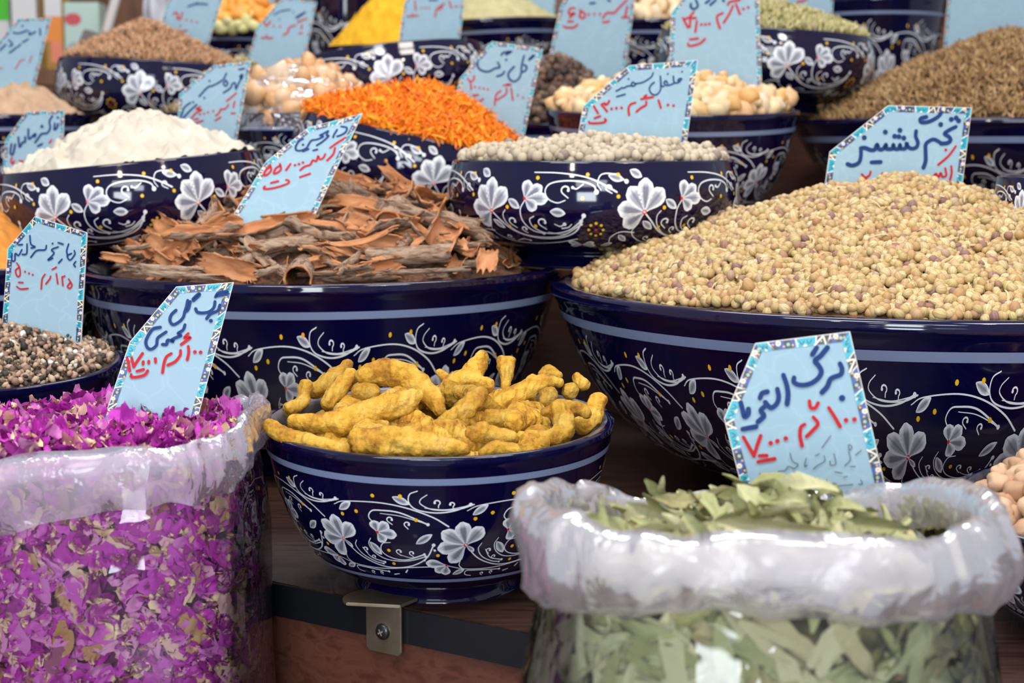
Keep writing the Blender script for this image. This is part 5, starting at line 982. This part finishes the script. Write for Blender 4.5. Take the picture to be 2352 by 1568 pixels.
ia, ic = split_near(pos, 150, np.arange(len(pos)) < len(Pt)); ib, _ = split_near(pos, 150, np.arange(len(pos)) >= len(Pt)); rest = np.setdiff1d(np.arange(len(pos)), np.concatenate([ia, ib]))
press1 = pressed(rcx, rcy, rrx, rry, 3.4, .0042, wf)
individuals('rose_petal', petals, pos[ia], rots[ia], size[ia], [rp_m], 'dried rose petal lying on top in the open mouth of the bag', 'rose petal', 'rose petals on top')
individuals('rose_petal', petals, pos[ib], rots[ib], size[ib], [rp_m], 'dried rose petal pressed against the front of its clear bag', 'rose petal', 'rose petals behind the film', post=press1)
V = []; na = 64; zs = list(np.linspace(rz0+.008, 1.008, 16))
for z in zs:
    for i in range(na): e = se(i*2*math.pi/na, 3.4); s = float(wf(z)); V.append((rcx+(rrx*s-.013)*e[0], rcy+(rry*s-.013)*e[1], z))
Fq = grid_faces(na, len(zs), True); Fc = [t for q in Fq for t in ((q[0], q[1], q[2]), (q[0], q[2], q[3]))]; V.append((rcx, rcy, 1.020)); t0 = (len(zs)-1)*na; Fc += [(t0+i, t0+(i+1) % na, len(V)-1) for i in range(na)]
o = merged('rose_petal_filling', petals, pos[rest], rots[rest], size[rest], [rp_m, core_m], (np.array(V), np.array(Fc)), post=press1); tag(o, 'magenta and cream dried rose petals filling the bag', 'rose petals', None, 'stuff')

# bag of stevia leaves
scy = .70; scx = (1757-CX)/FPX*scy; srx, sry = .102, .092; sz0 = ZL
def szr(a):
    s = math.sin(a); c = math.cos(a); return 1.034-.024*max(0, s)+.002*math.sin(3*a)-.003*max(0, -s)**1.5+.004*noise.noise(Vector((c*3, s*3, 2)))
def scuff(a):
    s = math.sin(a); c = math.cos(a); h = .019+.003*math.sin(a*3)+.004*noise.noise(Vector((c*2, s*2, 7)))+.020*abs(c)**2; w = .012+.004*abs(c); 
    if s > .35: k = min(1, (s-.35)/.3); h = h*(1-k)+.004*k; w = w*(1-k)+.003*k
    return [(0, -.012), (-.001, -.002), (0, .006), (w*.35, .011), (w*.8, .007), (w, -.004), (w*1.02, -h*.45), (w*.85, -h*.8), (w*.5, -h*1.0), (w*.15, -h*.95)]
swall = [(0, 1.16), (.12, 1.22), (.4, 1.20), (.65, 1.12), (.84, 1.01), (1, .93)]
bag('plastic_bag', scx, scy, srx, sry, sz0, szr, swall, scuff, (filmB, cuffB), 'clear plastic bag of pale green leaves with a thick rolled white cuff', 2.3)
lf_m = grain_mat('dried_leaf', [(0, (.24, .25, .10)), (.25, (.34, .36, .17)), (.5, (.42, .43, .24)), (.75, (.50, .48, .29)), (.9, (.36, .31, .16)), (1, (.28, .30, .14))], .65, spec=.2)
_lp = N(lf_m, 'ShaderNodeAttribute', attribute_name='lp'); _s = N(lf_m, 'ShaderNodeSeparateXYZ'); L(lf_m, _lp, 'Vector', _s, 0); _w = N(lf_m, 'ShaderNodeTexNoise', Scale=7, Detail=4); L(lf_m, _lp, 'Vector', _w, 'Vector'); bump(lf_m, _w, 'Fac', .5, .003)
B(lf_m).inputs['Subsurface Weight'].default_value = .1; B(lf_m).inputs['Subsurface Radius'].default_value = (.004, .004, .002)
leaves = [leaf_proto(i) for i in range(10)]; swf = lambda z: np.interp((z-sz0)/.298, [w[0] for w in swall], [w[1] for w in swall])
rng = np.random.default_rng(8)
stop = lambda x, y: 1.000+.016*(1-(x/srx)**2)*(1-(y/sry)**2)+.006*math.sin(x*45+1)
Pt, Nt = top_points(scx, scy, srx*.86, sry*.86, stop, .0155, 3, rng); Ps, Ns = shell_points(scx, scy, srx, sry, 2.3, sz0+.02, .996, 2800, .008, rng, lambda z: float(swf(z)))
rots = np.vstack([np.einsum('nij,njk->nik', align(Nt), randrot(len(Pt), .55)), np.einsum('nij,njk->nik', align(Ns), randrot(len(Ps), .25))]); pos = np.vstack([Pt, Ps]); size = np.abs(rng.normal(.040, .008, (len(pos), 1))); size[:len(Pt)] *= .85
pos = pos-np.einsum('nij,j->ni', rots, np.array([0, .5, 0]))*size; 
tipp = pos+np.einsum('nij,j->ni', rots, np.array([0, 1., 0]))*size
def kk(p, m): return np.array([((abs(q[0]-scx)/(srx*float(swf(q[2]))-m))**2.3+(abs(q[1]-scy)/(sry*float(swf(q[2]))-m))**2.3) for q in p])
ok = (kk(pos, .004) < 1) & (kk(tipp, .004) < 1); tp = np.arange(len(pos)) < len(Pt); ok |= tp & (pos[:, 2] > .985) & (kk(pos, .010) < 1) & (kk(tipp, .010) < 1)
sel = np.nonzero(ok)[0]; pos, rots, size, tp = pos[sel], rots[sel], size[sel], tp[sel]
ia, _ = split_near(pos, 130, tp); ib, _ = split_near(pos, 170, ~tp); rest = np.setdiff1d(np.arange(len(pos)), np.concatenate([ia, ib]))
press2 = pressed(scx, scy, srx, sry, 2.3, .0045, swf)
individuals('dried_leaf', leaves, pos[ia], rots[ia], size[ia], [lf_m], 'pale green dried leaf lying in the open mouth of the bag', 'leaf', 'leaves on top')
individuals('dried_leaf', leaves, pos[ib], rots[ib], size[ib], [lf_m], 'pale green dried leaf behind the film of its clear bag', 'leaf', 'leaves behind the film', post=press2)
V = []; zs = list(np.linspace(sz0+.01, .985, 14))
for z in zs:
    for i in range(na): e = se(i*2*math.pi/na, 2.3); s = float(swf(z)); V.append((scx+(srx*s-.022)*e[0], scy+(sry*s-.022)*e[1], z))
Fq = grid_faces(na, len(zs), True); Fc = [t for q in Fq for t in ((q[0], q[1], q[2]), (q[0], q[2], q[3]))]; V.append((scx, scy, 1.0)); t0 = (len(zs)-1)*na; Fc += [(t0+i, t0+(i+1) % na, len(V)-1) for i in range(na)]
core2 = M('leaf_core', (.12, .125, .06), .9); o = merged('leaf_filling', leaves, pos[rest], rots[rest], size[rest], [lf_m, core2], (np.array(V), np.array(Fc)), post=press2); tag(o, 'pale green dried leaves filling the bag', 'leaves', None, 'stuff')
# a few leaves traced from the photograph's top edge
def big_leaf(x0, y0, x1, y1, Y, seed, wide=1.0, roll=0, lab=''):
    a, b_ = P(x0, y0, Y), P(x1, y1, Y+.01); y = (b_-a); Ln = y.length; y.normalize(); v = (CAM-a).normalized(); x = y.cross(v).normalized(); z = x.cross(y)
    wide = .75+(wide-1)*.35; m = Matrix((x*wide, y, z)).transposed() @ Matrix.Rotation(roll, 3, 'Y'); PV, PF = leaf_proto(seed); me = tri_mesh('dried_leaf', PV, PF, PV, np.zeros(len(PV))); o = link('dried_leaf', me, [lf_m]); m4 = Matrix.Translation(a) @ m.to_4x4() @ Matrix.Scale(Ln, 4); o.matrix_world = m4
    tag(o, lab, 'leaf', 'leaves on top')
for q in [(1775, 1185, 1905, 1160, .70, 1, 2.6, .2, 'broad flat green leaf with a notched edge in front of the sign'), (1500, 1140, 1610, 1115, .72, 2, 2.2, .3, 'curled leaf reaching up highest at the left of the leaf pile'), (1480, 1100, 1560, 1165, .73, 3, 1.5, 0, 'twisted leaf tip at the upper left of the leaf pile'),
          (1525, 1090, 1545, 1150, .73, 13, 1.6, .6, 'small pointed leaf standing up at the upper left'), (1900, 1240, 1940, 1180, .67, 4, 2.8, 0, 'broad upright leaf right of the sign foot'), (1570, 1180, 1640, 1235, .67, 5, 2.6, 0, 'wide creased leaf at the middle left of the pile'),
          (1720, 1150, 1790, 1210, .70, 6, 2, .3, 'drooping leaf in front of the sign foot'), (1435, 1150, 1530, 1200, .69, 7, 1.5, .2, 'long slender leaf slanting down at the left'), (1325, 1245, 1345, 1180, .66, 8, 1.9, 0, 'single pointed leaf at the left end of the pile'),
          (1395, 1225, 1380, 1150, .68, 9, 1.6, .3, 'pointed green leaf standing near the left cuff'), (1940, 1195, 2080, 1215, .69, 10, 1.2, .2, 'narrow leaf pointing right past the sign'), (1650, 1200, 1900, 1215, .65, 11, .9, .1, 'long horizontal leaf along the front of the pile'),
          (2060, 1215, 2085, 1185, .70, 12, 1.8, 0, 'small leaf at the right end of the pile')]: big_leaf(*q)

# plastic wrap over the gum
b = bw['gum']; R = b['R']*1.02; f = heap_fn(R, .052, 2.0, 5, .004); V = []; nr_ = 26; na2 = 120
for j in range(nr_+1):
    for i in range(na2):
        a = i*2*math.pi/na2; t = j/nr_; r = R*t if t < .85 else R*(.85+(t-.85)*1.6); zz = f(min(r, R), 0)+.006 if t < .85 else f(R*.85, 0)+.006-(t-.85)*.25; q = Vector((math.cos(a)*r*60, math.sin(a)*r*60, 3)); V.append((b['mat'] @ Vector((r*math.cos(a), r*math.sin(a), zz+.003*noise.noise(q*.9)+.0015*noise.noise(q*2.3))))[:])
mb = MB(); mb.add(V, grid_faces(na2, nr_+1, True)); gw = link('plastic_wrap', mb.mesh('plastic_wrap'), [film_mat('gum_wrap_film', .04, (.8, .78, .8), .8, 30, .3, .14)]); tag(gw, 'crinkled clear plastic wrap over the amber gum lumps', 'plastic wrap')

# ------------------------------------------------------------------ cartons and cloth at the top left
def carton(name, x0, x1, ytop, Y, depth, mats, label, cat, yaw=0, lean=0, z0=Z4, bands=(), parts=()):
    a = P(x0, ytop, Y); b_ = P(x1, ytop, Y); w = b_.x-a.x; h = max(.05, P(x0, ytop, Y).z-z0); root = empty(name, ((a.x+b_.x)/2, Y+depth/2, z0)); root.rotation_euler = (0, lean, yaw); tag(root, label, cat)
    bm = bmesh.new(); bmesh.ops.create_cube(bm, size=1); bmesh.ops.scale(bm, vec=(w, depth, h), verts=bm.verts); bmesh.ops.translate(bm, vec=(0, 0, h/2), verts=bm.verts); bmesh.ops.bevel(bm, geom=bm.edges[:], offset=.002, segments=2, affect='EDGES'); me = bpy.data.meshes.new('box'); bm.to_mesh(me); bm.free(); o = bpy.data.objects.new('box_body', me); COL.objects.link(o); me.materials.append(mats); o.parent = root
    for nm, u0, v0, u1, v1, mt, rnd_ in parts:
        mb = MB(); y = -depth/2-.0006
        if rnd_: V = [(w*(u0+u1)/2-w/2+w*(u1-u0)/2*math.cos(t), y-.0002, h*(v0+v1)/2+h*(v1-v0)/2*math.sin(t)) for t in np.linspace(0, 2*math.pi, 24, endpoint=False)]; mb.add(V, [tuple(range(24))])
        else: mb.add([(w*u0-w/2, y, h*v0), (w*u1-w/2, y, h*v0), (w*u1-w/2, y, h*v1), (w*u0-w/2, y, h*v1)], [(0, 1, 2, 3)])
        me = mb.mesh(nm, False); q = bpy.data.objects.new(nm, me); COL.objects.link(q); me.materials.append(mt); q.parent = root
    return root
wht = M('white_carton', (.72, .71, .70), .5); grn = M('bright_green_print', (.08, .55, .03), .5); org = M('orange_print', (.85, .28, .05), .5); mint = M('pale_mint_pack', (.52, .68, .60), .4); rdd = M('red_print', (.62, .09, .11), .5); gold = M('ochre_carton', (.42, .22, .03), .5); gryp = M('faint_print', (.35, .48, .45), .6); pink = M('coral_print', (.80, .25, .15), .5); gry = M('dull_grey_carton', (.20, .16, .15), .6); blk = M('black_carton', (.02, .018, .02), .5)
carton('medicine_carton', -45, 17, -60, 3.02, .05, wht, 'white and bright green carton at the top left corner', 'carton', parts=[('green_print', 0, .52, 1, 1, grn, 0), ('red_print', .55, .22, .95, .30, rdd, 1), ('green_print', .4, .02, 1, .10, grn, 1)])
carton('carton', 22, 78, -70, 3.0, .05, wht, 'plain white carton with faint printing between the green and ochre ones', 'carton', parts=[('faint_print', .3, .38, .8, .52, M('very_faint_print', (.62, .61, .62), .6), 1)])
carton('carton', 79, 97, -60, 3.03, .05, gold, 'narrow ochre carton beside the plain white one', 'carton')
carton('carton', 98, 141, -60, 3.0, .05, gold, 'white and orange carton left of the pale mint package', 'carton', parts=[('white_print', .02, .56, .93, 1, wht, 0), ('orange_print', .02, .30, .93, .56, org, 0), ('coral_print', .3, .08, .93, .30, pink, 0)])
carton('package', 145, 226, 5, 3.0, .06, mint, 'pale mint package with a blurred red oval logo', 'package', parts=[('red_logo', .02, .66, .50, .84, rdd, 1), ('faint_print', .08, .25, .48, .42, gryp, 1)])
s = carton('tin_box', 105, 195, 66, 2.72, .06, gry, 'dull grey box leaning behind the price sign at the left', 'box', lean=.42, z0=Z3)
s = carton('striped_box', 88, 150, 118, 2.55, .05, blk, 'black box with an ochre stripe left of the brown seed bowl', 'box', lean=.5, z0=Z3, parts=[('ochre_stripe', 0, .55, 1, .68, gold, 0)])
mb = MB(); p0_, p1_ = P(238, 95, 2.9), P(282, -60, 2.93)
sk = lathe_mesh('stick', [(.0005, 0), (.008, .001), (.009, .02), (.0085, (p1_-p0_).length-.02), (.0075, (p1_-p0_).length), (.0005, (p1_-p0_).length+.001)], 16, Matrix.Translation(p0_) @ (p1_-p0_).to_track_quat('Z', 'Y').to_matrix().to_4x4())
tag(link('white_stick', sk, [M('white_plastic', (.62, .57, .52), .5)]), 'pale stick leaning on the panelling behind the brown seeds', 'stick')
def cloth(u, v):
    x0, x1 = 330+u*12, 430; px = x0+(x1-x0)*u; p = P(px-(1-v)*5, 100-170*v, 2.96); return (p.x, p.y+.012*math.sin(u*16+v*2)+.006*math.sin(v*9+u*5), p.z)
mb = MB(); V = [cloth(i/23, j/23) for j in range(24) for i in range(24)]; V2 = [(x, y+.004, z) for x, y, z in V]; F = grid_faces(24, 24); mb.add(V, F); mb.add(V2, [q[::-1] for q in F]); tag(link('white_sack', mb.mesh('white_sack'), [M('white_woven_cloth', (.62, .62, .66), .8)]), 'white sack cloth hanging left of the blank price sign', 'cloth')
